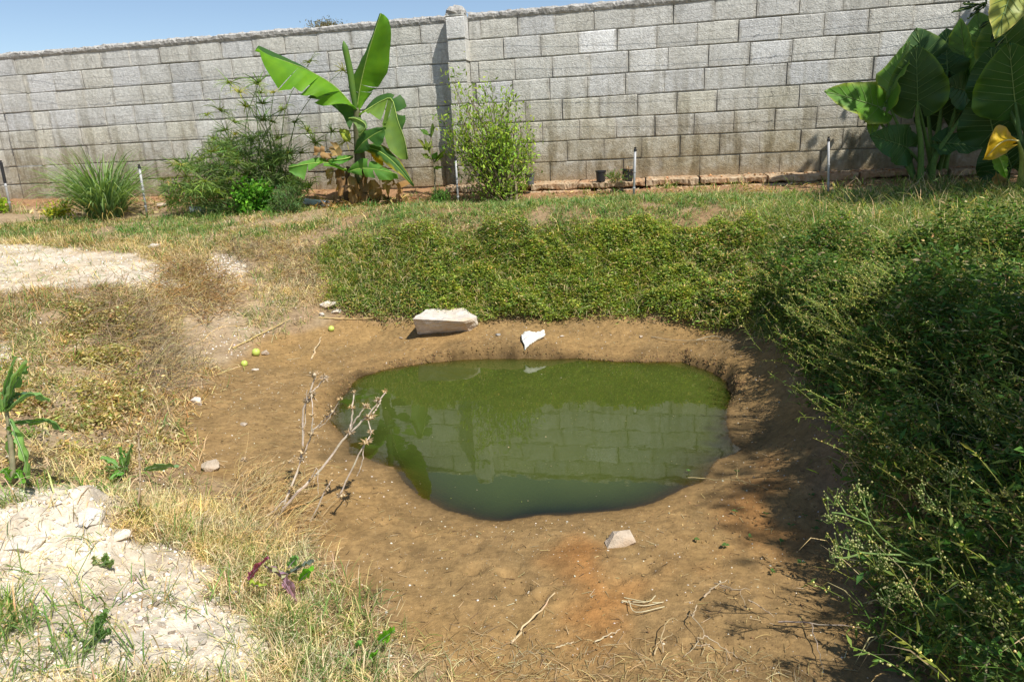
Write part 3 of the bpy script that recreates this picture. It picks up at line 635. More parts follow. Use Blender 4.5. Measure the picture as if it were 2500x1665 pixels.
for i, (mid, lf, rt, cc) in enumerate([
 ([(850, 1230, 0), (880, 1310, -.03), (905, 1405, -.04)], [(820, 1260, 0), (840, 1330, -.05), (890, 1400, -.04)], [(880, 1230, .02), (930, 1300, -.02), (925, 1405, -.04)], (.30, .21, .12)),
 ([(715, 1200, 0), (725, 1290, -.05), (735, 1400, -.05)], [(690, 1220, 0), (700, 1300, -.08), (715, 1390, -.05)], [(745, 1205, 0), (765, 1290, -.02), (750, 1395, -.05)], (.31, .22, .12)),
 ([(560, 1150, 0), (570, 1200, -.04), (575, 1255, -.05)], [(545, 1160, 0), (552, 1210, -.06), (562, 1250, -.05)], [(580, 1155, 0), (590, 1200, -.02), (588, 1255, -.05)], (.36, .27, .16)),
 ([(470, 1050, 0), (530, 1040, -.05), (590, 1080, -.06)], [(480, 1020, 0), (540, 1015, 0), (595, 1060, -.06)], [(475, 1075, 0), (530, 1085, -.08), (585, 1098, -.06)], (.34, .22, .12)),
 ([(980, 1220, 0), (1035, 1280, -.04), (1045, 1370, -.05)], [(985, 1215, 0), (1045, 1285, .0), (1055, 1375, -.05)], [(975, 1225, 0), (1015, 1310, -.08), (1030, 1380, -.05)], (.36, .22, .11)),
 ([(740, 1290, 0), (790, 1370, -.08), (860, 1420, -.12)], [(735, 1300, 0), (775, 1385, -.1), (855, 1428, -.12)], [(748, 1285, 0), (800, 1350, -.04), (862, 1410, -.12)], (.40, .28, .15)),
 ([(640, 1000, 0), (600, 1040, -.06), (560, 1110, -.08)], [(630, 985, 0), (580, 1015, -.02), (545, 1100, -.08)], [(655, 1015, 0), (625, 1070, -.08), (575, 1118, -.08)], (.33, .24, .12)),
 ([(920, 1140, 0), (960, 1220, -.05), (965, 1330, -.08)], [(895, 1160, 0), (925, 1240, -.08), (950, 1325, -.08)], [(950, 1140, 0), (995, 1215, -.02), (985, 1330, -.08)], (.36, .28, .14)),
 ([(640, 1140, 0), (650, 1230, -.05), (640, 1340, -.08)], [(615, 1160, 0), (620, 1240, -.08), (625, 1335, -.08)], [(670, 1140, 0), (685, 1220, -.02), (660, 1340, -.08)], (.24, .15, .08)),
 ([(820, 1180, 0), (800, 1270, -.06), (790, 1390, -.1)], [(800, 1190, 0), (770, 1280, -.1), (770, 1385, -.1)], [(845, 1185, 0), (830, 1280, -.02), (812, 1390, -.1)], (.22, .14, .08)),
 ([(930, 1085, 0), (970, 1105, -.04), (1005, 1135, -.05)], [(930, 1095, 0), (965, 1130, -.06), (1000, 1140, -.05)], [(932, 1075, 0), (980, 1090, 0), (1008, 1130, -.05)], (.42, .25, .10))]):
    big_leaf(ban, 'dead_leaf', k2, BY-.08, mid, lf, rt, col=cc, rib=False, mat=DRYLEAF, seed=30+i, bulge=.02, nu=18, tl=(.35, .6, .8), tr=(.4, .7), twist=.05, edgecol=(.22, .14, .07), label='dry brown shrivelled banana leaf')

# ------------------------------------------------------------------ umbrella sedge clump
C0 = ground(655, 512); CY = C0[1]+.02
sedge = empty('umbrella_sedge', C0, 'tall umbrella sedge clump with spiky green heads beside the banana plant', 'plant')
def umbel_mesh(seed, n, L, w, droop, tint, buds_=True):
    r = np.random.default_rng(seed); acc = Acc(); az = r.uniform(0, 6.283, n); lean = r.uniform(.75, 1.45, n); root = np.zeros((n, 3))
    global rng; keep = rng; rng = r
    blades(acc, root, az, lean, r.uniform(.65, 1.05, n)*L, np.full(n, w), np.full(n, droop)*r.uniform(.4, 1.4, n), vary(tint, n, .18, .06), segs=4)
    if buds_:
        m_ = 34; a = r.uniform(0, 6.283, m_); e = r.uniform(.0, 1.3, m_); d = np.c_[np.cos(a)*np.cos(e), np.sin(a)*np.cos(e), np.sin(e)]
        leaves(acc, np.zeros((m_, 3)), d, r.normal(0, 1, (m_, 3)), r.uniform(.3, .6, m_)*L*.5, np.full(m_, w*.7), vary((.20, .22, .06), m_, .2, .08))
    rng = keep; v, t, c = acc.get(); me = raw_mesh('umbel', v, tris=t, col=c); me.materials.append(LEAF_SOFT); return me
UM = [umbel_mesh(1, 22, .22, .011, .5, (.16, .25, .07)), umbel_mesh(2, 20, .19, .010, .8, (.20, .28, .07)), umbel_mesh(3, 24, .24, .011, .3, (.13, .22, .08)), umbel_mesh(4, 22, .17, .009, .6, (.34, .34, .09), True),
      umbel_mesh(5, 18, .22, .013, 1.3, (.20, .32, .07), False)]
UPX = [(561,205,0),(585,228,3),(536,271,0),(507,282,1),(632,203,2),(637,229,0),(571,300,0),(575,330,3),(642,296,2),(600,262,1),(625,207,1),(668,228,3),(757,153,1),(836,172,3),(640,255,2),(750,321,0),(811,321,1),(845,345,3),
 (707,375,2),(686,421,0),(560,350,2),(520,372,1),(600,380,2),(640,370,0),(680,340,2),(720,300,0),(480,420,1),(455,435,3),(500,445,0),(540,410,2),(430,455,4),(470,470,4),(560,440,0),(600,430,2),(660,390,0),(735,375,1),
 (700,470,2),(760,455,4),(420,500,4),(440,405,3),(520,340,1),(690,270,1),(770,350,1),(580,400,0),(620,410,2),(550,320,2),(650,440,0),(700,510,2),(615,345,2),(665,300,0),(400,440,1),(525,470,4),(490,395,0)]
for i, (px, py, kind) in enumerate(UPX):
    r = random.Random(i); Y = CY+r.uniform(-.3, .35)-(.15 if py > 400 else 0); tip = at_y(px, py, Y)
    bx = C0+np.array([r.uniform(-.28, .28)-(.35 if px < 500 else 0), r.uniform(-.12, .2), 0]); bx[2] = gz(bx[0], bx[1])
    o = bpy.data.objects.new('umbel', UM[kind]); COL.objects.link(o); o.parent = sedge; o.location = tuple(tip-C0)
    lean_d = tip-bx; o.rotation_euler = (r.uniform(-.35, .35)-.12, np.clip(lean_d[0]*.9, -.8, .8)+r.uniform(-.15, .15), r.uniform(0, 6.28)); s_ = r.uniform(.75, 1.15); o.scale = (s_, s_, s_)
    mid = bx*.45+tip*.55+np.array([-lean_d[0]*.18, 0, lean_d[2]*.12]); P = smooth_path([bx, mid, tip], 7); v, f = tube(P, np.linspace(.005, .0028, 7), 4, False)
    world_mesh('stem', v, STALK, polys=f, col=np.tile((.13, .19, .06), (len(v), 1)), parent=sedge)
# leafy undergrowth of the clump
acc = Acc(); n = 2100; tt_ = rng.random(n)*6.283; rr_ = rng.random(n)**.5; px = 585+150*rr_*np.cos(tt_)+20*np.sin(tt_*5); py = 425+85*rr_*np.sin(tt_)+14*np.sin(tt_*7+1); lo_ = rng.random(n) < .3; px = np.where(lo_, rng.uniform(400, 740, n), px); py = np.where(lo_, rng.uniform(450, 505, n), py)
P = np.array([at_y(a, b, CY+rng.uniform(-.25, .35)) for a, b in zip(px, py)]); d = rng.normal(0, 1, (n, 3)); d[:, 2] *= .5
for j in range(4):
    leaves(acc, P, norm(d+rng.normal(0, .7, (n, 3))), rng.normal(0, 1, (n, 3)), rng.uniform(.07, .17, n), np.full(n, .009), vary((.14, .22, .075), n, .3, .1))
dry = 120; P = np.array([at_y(a, b, CY+rng.uniform(-.2, .1)) for a, b in zip(rng.uniform(400, 560, dry), rng.uniform(430, 505, dry))])
leaves(acc, P, rng.normal(0, 1, (dry, 3))*[1, 1, .6]+[0, 0, -.6], rng.normal(0, 1, (dry, 3)), rng.uniform(.06, .14, dry), np.full(dry, .012), vary((.40, .30, .13), dry, .25, .05))
acc.build('foliage', LEAF_SOFT, parent=sedge)

# ------------------------------------------------------------------ bushes built of twigs
def twig_bush(root, base, targets, leaf_n, L, W, col, wood=(.17, .13, .08), r0=.008, spread=.06, droop=.0, bend=.12, alt=None, altp=.15, seg=7, lmat=None, start=.35, name='foliage'):
    n = len(targets); base = np.asarray(base, float); T = np.asarray(targets, float); B = base+rng.normal(0, .035, (n, 3))*[1, 1, 0] if base.ndim == 1 else base
    tt = np.linspace(0, 1, seg)[None, :, None]; mid = (B+T)/2+rng.normal(0, bend, (n, 3))*np.linalg.norm(T-B, axis=1, keepdims=True)*[1, 1, .4]
    P = B[:, None]*(1-tt)**2+2*mid[:, None]*tt*(1-tt)+T[:, None]*tt**2
    a = Acc(); stems(a, P, np.full(n, r0)*rng.uniform(.5, 1.2, n), np.full(n, .0012), vary(wood, n, .2, .05)); a.build('stems', STALK, parent=root)
    la = Acc(); u = start+(1-start)*rng.random((n, leaf_n))**.8; i = np.clip(u*(seg-1), 0, seg-1.001); i0 = i.astype(int); fr_ = (i-i0)[..., None]
    q = np.take_along_axis(P, np.repeat(i0[..., None], 3, 2), 1)*(1-fr_)+np.take_along_axis(P, np.repeat(i0[..., None]+1, 3, 2), 1)*fr_
    q = q.reshape(-1, 3)+rng.normal(0, spread, (n*leaf_n, 3)); d = rng.normal(0, 1, q.shape)+[0, 0, .25-droop]+norm(np.repeat(T-B, leaf_n, 0))*.6
    up = rng.normal(0, .6, q.shape)+[0, -.3, 1.]; c = vary(col, len(q), .25, .09)
    if alt is not None: mk = rng.random(len(q)) < altp; c[mk] = vary(alt, int(mk.sum()), .2, .07)
    leaves(la, q, d, up, L*rng.uniform(.6, 1.25, len(q)), W*rng.uniform(.7, 1.2, len(q)), c); return la.build(name, lmat or LEAF_SOFT, parent=root)
def px_targets(poly, n, conv, Y, dep, bias=None):
    poly = np.array([conv(*p) for p in poly]); out = []
    while len(out) < n:
        x = rng.uniform(poly[:, 0].min(), poly[:, 0].max()); y = rng.uniform(poly[:, 1].min(), poly[:, 1].max())
        if in_poly(poly, np.array([x]), np.array([y]))[0]: out.append(at_y(x, y, Y+rng.normal(0, dep)))
    return np.array(out)
idn = lambda x, y: (x, y)
S0 = ground(1243, 497)
shrub = empty('shrub', S0, 'light green bushy shrub with narrow leaves growing against the wall pillar', 'shrub')
tg = px_targets([(1385, 480), (1450, 520), (1530, 515), (1640, 560), (1700, 640), (1800, 620), (1830, 760), (1930, 850), (1950, 1000), (1960, 1080), (1880, 1130), (1860, 1330), (1740, 1330), (1640, 1200), (1450, 1080), (1350, 980), (1320, 790), (1430, 720), (1440, 600)], 125, k2, S0[1]+.12, .15)
tg = np.concatenate([tg]+[np.array([at_y(*k2(x+rng.normal(0, 22), y+rng.normal(0, 22)), S0[1]+.1+rng.normal(0, .1)) for x, y in [(1385, 480), (1400, 520), (1450, 540), (1640, 555), (1650, 600), (1800, 620), (1830, 690), (1930, 840), (1900, 790), (1955, 1000), (1330, 790), (1320, 810), (1390, 850), (1340, 930), (1380, 1010), (1960, 1080), (1900, 1180), (1560, 1280), (1500, 1150), (1840, 1300), (1700, 1350)]]) for _ in range(2)])
twig_bush(shrub, S0+np.array([-.05, .1, 0]), tg, 30, .055, .018, (.24, .36, .055), spread=.05, alt=(.13, .22, .04), altp=.3, start=.42)
for i, (bx, tx, ty) in enumerate(((1250, 1205, 380), (1238, 1170, 330), (1262, 1225, 400), (1243, 1140, 360))):
    b = ground(bx, 497); v, f = tube(smooth_path([b, (b+at_y(tx, ty, S0[1]+.1))/2+[.05, 0, .08], at_y(tx, ty, S0[1]+.1)], 9), np.linspace(.013, .006, 9), 6); world_mesh('trunk', v, BARK, polys=f, col=np.tile((.30, .24, .15), (len(v), 1)), parent=shrub)
Q0 = ground(1062, 480)
sap = empty('sapling', Q0, 'thin broad leaved sapling standing in front of the pillar shadow', 'sapling')
v, f = tube(smooth_path([Q0, at_y(*k2(1290, 1150), Q0[1]+.05), at_y(*k2(1265, 950), Q0[1]+.05), at_y(*k2(1270, 850), Q0[1]+.05)], 12), np.linspace(.011, .004, 12), 6); world_mesh('trunk', v, BARK, polys=f, col=np.tile((.26, .22, .14), (len(v), 1)), parent=sap)
for i, (a, b, w, c) in enumerate([((1268, 935), (1190, 880), 26, (.08, .18, .03)), ((1270, 940), (1280, 845), 28, (.13, .22, .06)), ((1265, 1010), (1205, 1010), 34, (.16, .23, .04)), ((1262, 1040), (1175, 950), 24, (.20, .24, .05)), ((1265, 1060), (1225, 950), 28, (.17, .24, .05)),
   ((1270, 1100), (1310, 1040), 44, (.07, .19, .06)), ((1280, 1150), (1345, 1145), 24, (.07, .16, .03)), ((1275, 1090), (1200, 1050), 28, (.15, .22, .05)), ((1285, 1120), (1370, 1020), 34, (.09, .17, .03)), ((1270, 960), (1250, 1010), 24, (.2, .26, .07))]):
    A = np.array(a); B = np.array(b); n_ = np.array([-(B-A)[1], (B-A)[0]])/np.hypot(*(B-A)); m_ = A*.45+B*.55
    big_leaf(sap, 'leaf', k2, Q0[1]+.05, [(*A, 0), (*m_, -.03), (*B, -.05)], [(*A, 0), (*(m_+n_*w*.5), .02), (*B, -.05)], [(*A, 0), (*(m_-n_*w*.5), -.06), (*B, -.05)], col=c, ribw=.002, nu=8, nv=3, bulge=.006, wave=.001, seed=i)
# low dissected green plant at the sapling's foot, and the broad clover-green bush
H0 = ground(1075, 500); t_ = empty('leafy_weed', H0, 'low bushy green weed at the foot of the sapling', 'weed')
twig_bush(t_, H0, px_targets([(1270, 1390), (1270, 1330), (1330, 1260), (1390, 1330), (1390, 1395)], 40, k2, H0[1], .05), 16, .045, .011, (.08, .17, .04), r0=.003, spread=.02)
N0 = ground(622, 525); t_ = empty('bush', N0, 'bright green rounded bush with clover like leaves in front of the sedge', 'bush')
twig_bush(t_, N0+np.array([0, .1, 0]), px_targets([(560, 515), (560, 470), (585, 440), (640, 440), (672, 460), (668, 505), (640, 525)], 110, idn, N0[1]+.1, .10), 22, .045, .034, (.085, .25, .025), r0=.004, spread=.03, alt=(.14, .32, .04), altp=.3)
N1 = ground(700, 525); t_ = empty('fern', N1, 'feathery grey green fern like weed at the right foot of the sedge', 'weed')
twig_bush(t_, N1, px_targets([(655, 520), (665, 470), (700, 450), (735, 480), (735, 525)], 80, idn, N1[1]+.05, .08), 26, .05, .008, (.09, .16, .06), r0=.003, spread=.03)
Y0 = ground(140, 535); t_ = empty('yellow_plant', Y0, 'small plant with yellow green leaves left of the lemongrass', 'plant')
twig_bush(t_, Y0, px_targets([(98, 520), (110, 505), (160, 490), (180, 515), (150, 535)], 34, idn, Y0[1], .06), 12, .06, .022, (.34, .36, .035), r0=.004, spread=.02, alt=(.15, .22, .03), altp=.3)
Y1 = ground(5, 520); t_ = empty('yellow_plant', Y1, 'small yellow green plant behind the leaning grey pipe', 'plant')
twig_bush(t_, Y1, px_targets([(-60, 520), (-30, 470), (10, 470), (25, 515)], 30, idn, Y1[1], .06), 12, .06, .024, (.22, .33, .03), r0=.004, spread=.03)
# lemongrass tussock
Lg = ground(260, 532); lem = empty('lemongrass', Lg, 'fountain shaped tussock of blue green lemongrass at the foot of the wall', 'grass clump')
n = 620; acc = Acc(); az = rng.uniform(0, 6.283, n); root = Lg+np.c_[np.cos(az)*rng.uniform(0, .16, n), np.sin(az)*rng.uniform(0, .14, n), np.zeros(n)]
blades(acc, root, az+rng.normal(0, .3, n), rng.uniform(.05, .75, n), rng.uniform(.4, .92, n), np.full(n, .013), rng.uniform(.2, 1.0, n), vary((.15, .25, .11), n, .22, .06), vary((.20, .30, .13), n, .2, .06), segs=5)
m_ = 70; az = rng.uniform(0, 6.283, m_); blades(acc, Lg+np.c_[np.cos(az)*.1, np.sin(az)*.1, np.zeros(m_)], az, rng.uniform(.3, 1.2, m_), rng.uniform(.2, .5, m_), np.full(m_, .012), rng.uniform(.6, 1.6, m_), vary((.36, .30, .14), m_, .2, .05), segs=4)
acc.build('blades', LEAF_SOFT, parent=lem)
# ------------------------------------------------------------------ elephant ears on the right
LEAF_DARK = mat_foliage('thick_leaf', .16, .5, .3)
def ear_leaf(root, A, T, W, roll=0., fold=.25, bend=.15, col=(.05, .13, .025), edge=None, ruff=.034, seed=0, name='leaf', label=None, veins=True, vcol=(.20, .30, .10), mat=None, lobes=.28):
    """heart shaped blade: A where the stalk joins, T the tip, W the full width"""
    A = np.asarray(A, float); T = np.asarray(T, float); d = T-A; L = np.linalg.norm(d); d = d/L; view = norm(A-EYEP)
    s = norm(np.cross(d, -view)); nn = np.cross(s, d)
    s, nn = s*math.cos(roll)+nn*math.sin(roll), nn*math.cos(roll)-s*math.sin(roll)
    ts = np.concatenate([np.linspace(-lobes, 0, 6)[:-1], np.linspace(0, 1, 16)]); nv = 6
    wpf = np.interp(ts, [-lobes, -lobes*.72, -lobes*.3, 0, .15, .35, .55, .75, .9, .97, 1], [.34, .66, .88, .97, 1., .95, .80, .55, .27, .10, .0])*W/2
    inn = np.where(ts < 0, .20*W/2*(-ts/lobes)**.7, 0)
    acc = Acc(); r = np.random.default_rng(seed)
    def surf(t, x):
        q = A+d*(t*L)[..., None]+s*x[..., None]; xx = np.abs(x)/(W/2)
        h = fold*np.abs(x)-bend*L*(np.clip(t, -.3, 1)**2)-.25*W*.5*xx**2*fold+ruff*np.sin(t*11+np.sign(x)*1.3+seed)*xx**2+ruff*.55*np.sin(t*27+seed*2)*xx**3+.012*np.sin(t*46)*xx*(1-xx)
        return q+nn*h[..., None]
    for sg in (-1, 1):
        X = sg*(inn[:, None]+(wpf-inn)[:, None]*np.linspace(0, 1, nv+1)[None]); Tt = np.repeat(ts[:, None], nv+1, 1)
        V = surf(Tt, X).reshape(-1, 3); c = np.tile(np.asarray(col, float), (len(V), 1))*(.85+.3*fbm(Tt.ravel()*4, X.ravel()*9, .5, 3, seed))[:, None]
        if edge is not None:
            w = (sstep(.8, 1., np.tile(np.linspace(0, 1, nv+1), len(ts))+(fbm(Tt.ravel()*6, X.ravel(), .4, 2, seed+4)-.5)*.3))[:, None]; c = c*(1-w)+np.asarray(edge)*w
        acc.add(V, grid_tris(len(ts), nv+1), c)
    o = acc.build(name, mat or LEAF_DARK, parent=root, smooth=True)
    if label: o['label'] = label
    if veins:
        a2 = Acc(); t = np.linspace(0, .97, 10); P = surf(t, t*0); off = -nn*.004*np.sign(np.dot(nn, view)); P2 = (P+off)[None]
        stems(a2, P2, np.array([.006]), np.array([.0015]), np.array([vcol]))
        tv = np.linspace(.02, .82, 8); lines = []
        for sg in (-1, 1):
            for t0 in tv:
                t1 = np.linspace(t0, min(t0+.22, .98), 5); x1 = sg*np.linspace(0, 1, 5)*np.interp(t1[-1], ts, wpf)*.96; lines.append(surf(t1, x1)+off)
            t1 = np.linspace(0, -lobes*.75, 5); x1 = sg*np.linspace(0, 1, 5)*.45*W/2; lines.append(surf(t1, x1)+off)
        Lm = np.array(lines); stems(a2, Lm, np.full(len(Lm), .0028), np.full(len(Lm), .001), np.tile(vcol, (len(Lm), 1)))
        a2.build('veins', STALK, parent=o)
    return o
E0 = at_y(2257, 455, 6.70); E0[2] = gz(E0[0], E0[1]); EY = 6.72
ear = empty('elephant_ear', E0, 'tall elephant ear clump with dark heart shaped leaves and thick green stalks', 'elephant ear plant')
def P4(x, y, d): return at_y(*k4(x, y), EY+d)
EL = [ # stalk joint, tip, width m, roll, fold, bend, colour, edge
 ((955, 700, -.15), (940, 312, -.22), .50, .15, .12, .06, (.040, .095, .030), (.12, .22, .03)),
 ((745, 690, -.05), (865, 265, .02), .42, 1.0, .30, .10, (.085, .20, .025), (.22, .34, .05)),
 ((1010, 560, .25), (960, 190, .22), .55, -.3, .15, .12, (.045, .105, .035), (.12, .2, .04)),
 ((690, 735, -.05), (345, 612, -.20), .36, -.5, .25, .10, (.075, .19, .022), (.24, .3, .05)),
 ((655, 775, .0), (638, 932, -.05), .14, .2, .2, .05, (.13, .26, .03), None),
 ((880, 1010, -.05), (665, 925, -.28), .36, -.35, .15, .12, (.040, .115, .030), None),
 ((1290, 500, .05), (1235, 130, .02), .36, .75, .35, .05, (.11, .23, .06), (.24, .34, .05)),
 ((1400, 420, .12), (1370, 80, .10), .40, -.2, .2, .08, (.095, .20, .04), (.2, .3, .05)),
 ((1330, 640, .05), (1160, 575, -.12), .40, -.4, .2, .15, (.035, .115, .03), None),
 ((1120, 980, -.05), (1410, 995, -.20), .30, .8, .2, .10, (.045, .12, .03), None),
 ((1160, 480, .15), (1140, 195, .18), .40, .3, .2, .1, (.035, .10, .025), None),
 ((1120, 800, .25), (1080, 480, .2), .46, .1, .2, .1, (.025, .065, .018), None),  # back leaves added from here, the clump's inner shade in their colour
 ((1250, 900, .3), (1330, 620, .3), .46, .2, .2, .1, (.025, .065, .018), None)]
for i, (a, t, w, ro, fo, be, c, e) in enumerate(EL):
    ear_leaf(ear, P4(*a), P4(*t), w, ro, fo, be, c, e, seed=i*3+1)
    r = random.Random(i); foot_ = (995+r.uniform(-70, 110), 1290, r.uniform(-.08, .08)); m_ = (foot_[0]*.5+a[0]*.5+r.uniform(-20, 20), (foot_[1]+a[1])/2-30, a[2]*.4)
    stalk(ear, 'petiole', k4, EY, [foot_, m_, a], [.026, .017, .008], (.11, .20, .045), 12, 7)
for i, (pts, rr) in enumerate([([(970, 1290, -.1), (975, 1000, -.12), (950, 800, -.14), (955, 700, -.15)], [.03, .022, .012]), ([(1040, 1290, -.05), (1060, 1120, -.08), (1110, 1010, -.08), (1290, 750, .0)], [.035, .026, .012]), ([(1130, 1280, .05), (1150, 1100, .05), (1180, 1000, .08)], [.03, .024, .018])]):
    stalk(ear, 'petiole', k4, EY, pts, rr, (.13, .23, .05), 12, 8)
stalk(ear, 'corm', k4, EY-.03, [(1000, 1400, 0), (1005, 1300, 0), (1000, 1180, 0)], [.085, .085, .03], (.22, .15, .09), 8, 10, BARK)
for i, pts in enumerate([[(1000, 1180, -.08), (930, 1290, -.15), (870, 1430, -.25)], [(925, 1320, -.12), (960, 1370, -.16), (975, 1425, -.2)], [(1000, 1330, -.1), (1010, 1420, -.18)]]):
    stalk(ear, 'dead_stalk', k4, EY, pts, [.012, .008, .004], (.34, .28, .19), 8, 5)
E1 = at_y(2505, 480, 5.75); E1[2] = gz(E1[0], E1[1]); EY2 = 5.7
ear2 = empty('elephant_ear', E1, 'elephant ear clump with one crumpled yellow leaf low on its stalk', 'elephant ear plant')
def P5(x, y, d): return at_y(*k4(x, y), EY2+d)
for i, (a, t, w, ro, fo, be, c, e) in enumerate([
 ((1620, 700, .05), (1575, 300, -.05), .56, .1, .15, .08, (.035, .10, .025), (.10, .2, .03)), ((1800, 760, .2), (1850, 350, .2), .55, -.2, .2, .1, (.045, .12, .03), None),
 ((1520, 620, .3), (1440, 330, .3), .45, .2, .2, .1, (.03, .085, .022), None), ((1790, 1000, -.1), (2050, 950, -.2), .4, .5, .2, .1, (.06, .15, .03), None),
 ((1900, 100, .2), (2150, -120, .1), .5, .2, .2, .1, (.06, .15, .03), None), ((1600, 420, .45), (1500, 60, .4), .5, .3, .25, .1, (.05, .12, .03), (.14, .22, .04)), ((1720, 520, .5), (1690, 150, .45), .5, -.2, .25, .1, (.045, .12, .03), None), ((1470, 900, .45), (1400, 600, .45), .5, .1, .2, .1, (.03, .08, .02), None), ((1600, 1150, .4), (1500, 900, .4), .5, .1, .2, .1, (.03, .08, .02), None)]):
    ear_leaf(ear2, P5(*a), P5(*t), w, ro, fo, be, c, e, seed=i*5+40)
    stalk(ear2, 'petiole', k4, EY2, [(1680+i*25, 1340, 0), (1660+i*10, 1000, a[2]*.5), a], [.03, .02, .009], (.08, .15, .04), 12, 7)
big_leaf(ear2, 'leaf', k4, EY2-.1, [(1640, 965, 0), (1560, 960, -.08), (1490, 1000, -.1), (1425, 1075, -.1)], [(1630, 960, 0), (1560, 880, .02), (1500, 858, .02), (1455, 930, -.02), (1420, 1060, -.08)], [(1640, 985, 0), (1590, 1020, -.1), (1540, 1060, -.12), (1470, 1092, -.12), (1430, 1090, -.1)], col=(.62, .44, .03), edgecol=(.62, .42, .14), ribcol=(.6, .52, .2), seed=61, bulge=.04, label='crumpled yellow elephant ear leaf')
big_leaf(ear2, 'leaf', k4, EY2-.1, [(1500, 1060, 0), (1530, 1130, -.03), (1560, 1215, -.02)], [(1455, 1080, 0), (1480, 1150, -.04), (1550, 1215, -.02)], [(1560, 1060, 0), (1570, 1120, 0), (1565, 1210, -.02)], col=(.16, .32, .05), seed=62, ribw=.004)
big_leaf(ear2, 'dead_leaf', k4, EY2+.05, [(1520, 1190, 0), (1490, 1280, -.05), (1450, 1400, -.08)], [(1490, 1170, 0), (1450, 1270, -.05), (1430, 1390, -.08)], [(1560, 1190, 0), (1540, 1290, 0), (1480, 1400, -.08)], col=(.30, .2, .08), seed=63, rib=False, mat=DRYLEAF, label='brown hanging dead leaf')
stalk(ear2, 'petiole', k4, EY2, [(1640, 1340, 0), (1670, 1100, -.05), (1640, 965, -.1)], [.03, .02, .01], (.30, .34, .08), 12, 7)
E2 = at_y(2760, 470, 6.2); E2[2] = gz(E2[0], E2[1])  # clump added out of view to shade the wall behind the others
shade_ear = empty('elephant_ear', E2, 'unseen elephant ear clump added beyond the others to shade the wall', 'elephant ear plant')
for i in range(9):
    r = random.Random(i+70); a = E2+np.array([r.uniform(-.75, .5), r.uniform(-.3, .35), r.uniform(.5, 1.35)]); t = a+np.array([r.uniform(-.25, .25), r.uniform(-.2, .1), r.uniform(.25, .45)])
    ear_leaf(shade_ear, a, t, r.uniform(.42, .55), r.uniform(-.6, .6), .2, .1, (.045, .115, .03), None, seed=i*7+90); v, f = tube(smooth_path([E2+[r.uniform(-.08, .08), r.uniform(-.08, .08), 0], (E2+a)/2+[0, 0, .15], a], 10), np.linspace(.028, .01, 10), 7); world_mesh('petiole', v, STALK, polys=f, col=np.tile((.10, .18, .045), (len(v), 1)), smooth=True, parent=shade_ear)
# broad leaf with backlight put into its pale colour and dark sprigs of the tree that overhangs the corner
TR = np.array([5.15, 5.0, 0.]); TR[2] = gz(TR[0], TR[1])
tree = empty('overhanging_tree', TR, 'tree with broad leaves painted a backlit yellow overhanging the elephant ears', 'tree')
v, f = tube(smooth_path([TR, TR+[-.05, .05, 1.0], TR+[.05, .1, 2.0], TR+[.0, .1, 3.0]], 14), np.linspace(.13, .06, 14), 10); world_mesh('trunk', v, BARK, polys=f, col=np.tile((.20, .15, .10), (len(v), 1)), smooth=True, parent=tree)
KP = at_y(2455, -40, 5.0)
for i, e in enumerate([KP, TR+[-.9, .6, 3.0], TR+[.8, .5, 3.1], TR+[-.6, -.6, 3.2], TR+[.6, -.8, 3.0], TR+[-1.3, 1.0, 2.5]]):
    st = TR+np.array([0, .1, 1.5+.25*(i % 4)]); v, f = tube(smooth_path([st, (st+e)/2+[0, 0, .15], e], 9), np.linspace(.045, .012, 9), 7); world_mesh('branch', v, BARK, polys=f, col=np.tile((.20, .15, .10), (len(v), 1)), smooth=True, parent=tree)
ear_leaf(tree, at_y(2478, -60, 4.95), at_y(2440, 88, 4.8), .30, .5, .2, .1, (.24, .28, .05), (.45, .42, .12), seed=71, lobes=.1, label='broad leaf with a backlit yellow glow in its colour')
ear_leaf(tree, at_y(2590, -60, 4.95), at_y(2520, 90, 4.8), .30, -.2, .2, .1, (.22, .27, .05), (.42, .4, .12), seed=72, lobes=.1)
ear_leaf(tree, at_y(2500, -70, 5.1), at_y(2475, 60, 5.05), .24, .1, .2, .1, (.18, .25, .05), None, seed=73, lobes=.1)
for i, (a, b, w) in enumerate([((1410, 20), (1185, 85), 34), ((1400, 30), (1260, 25), 26), ((1410, 45), (1290, 130), 24), ((1420, 15), (1330, 75), 24), ((1440, 150), (1370, 195), 30), ((1430, -10), (1400, 60), 26), ((1500, 230), (1450, 290), 40), ((1560, 240), (1480, 330), 36)]):
    A = np.array(a); B = np.array(b); n_ = np.array([-(B-A)[1], (B-A)[0]])/np.hypot(*(B-A)); m_ = A*.45+B*.55
    big_leaf(tree, 'leaf', k4, 5.0, [(*A, 0), (*m_, -.03), (*B, -.04)], [(*A, 0), (*(m_+n_*w*.5), .02), (*B, -.04)], [(*A, 0), (*(m_-n_*w*.5), -.05), (*B, -.04)], col=(.03, .055, .035), ribw=.002, nu=8, nv=3, bulge=.006, wave=.001, seed=80+i)
acc = Acc(); n = 4300; ce = np.array([[-.2, .5, 2.75], [.7, .3, 2.9], [-.5, -.7, 3.0], [.5, -.8, 2.9], [0, -.1, 3.3], [-1.2, 1.0, 2.45], [.1, 1.0, 2.5]])[rng.integers(0, 7, n)]
q = TR+ce+norm(rng.normal(0, 1, (n, 3)))*rng.uniform(.1, .75, (n, 1))*[1, 1, .7]; vis = np.array([(lambda d: 1250+FPX*(d@CR)/(d@_f) if d@_f > 0 else 9999)(p-EYEP) for p in q]); q = q[vis > 2560]
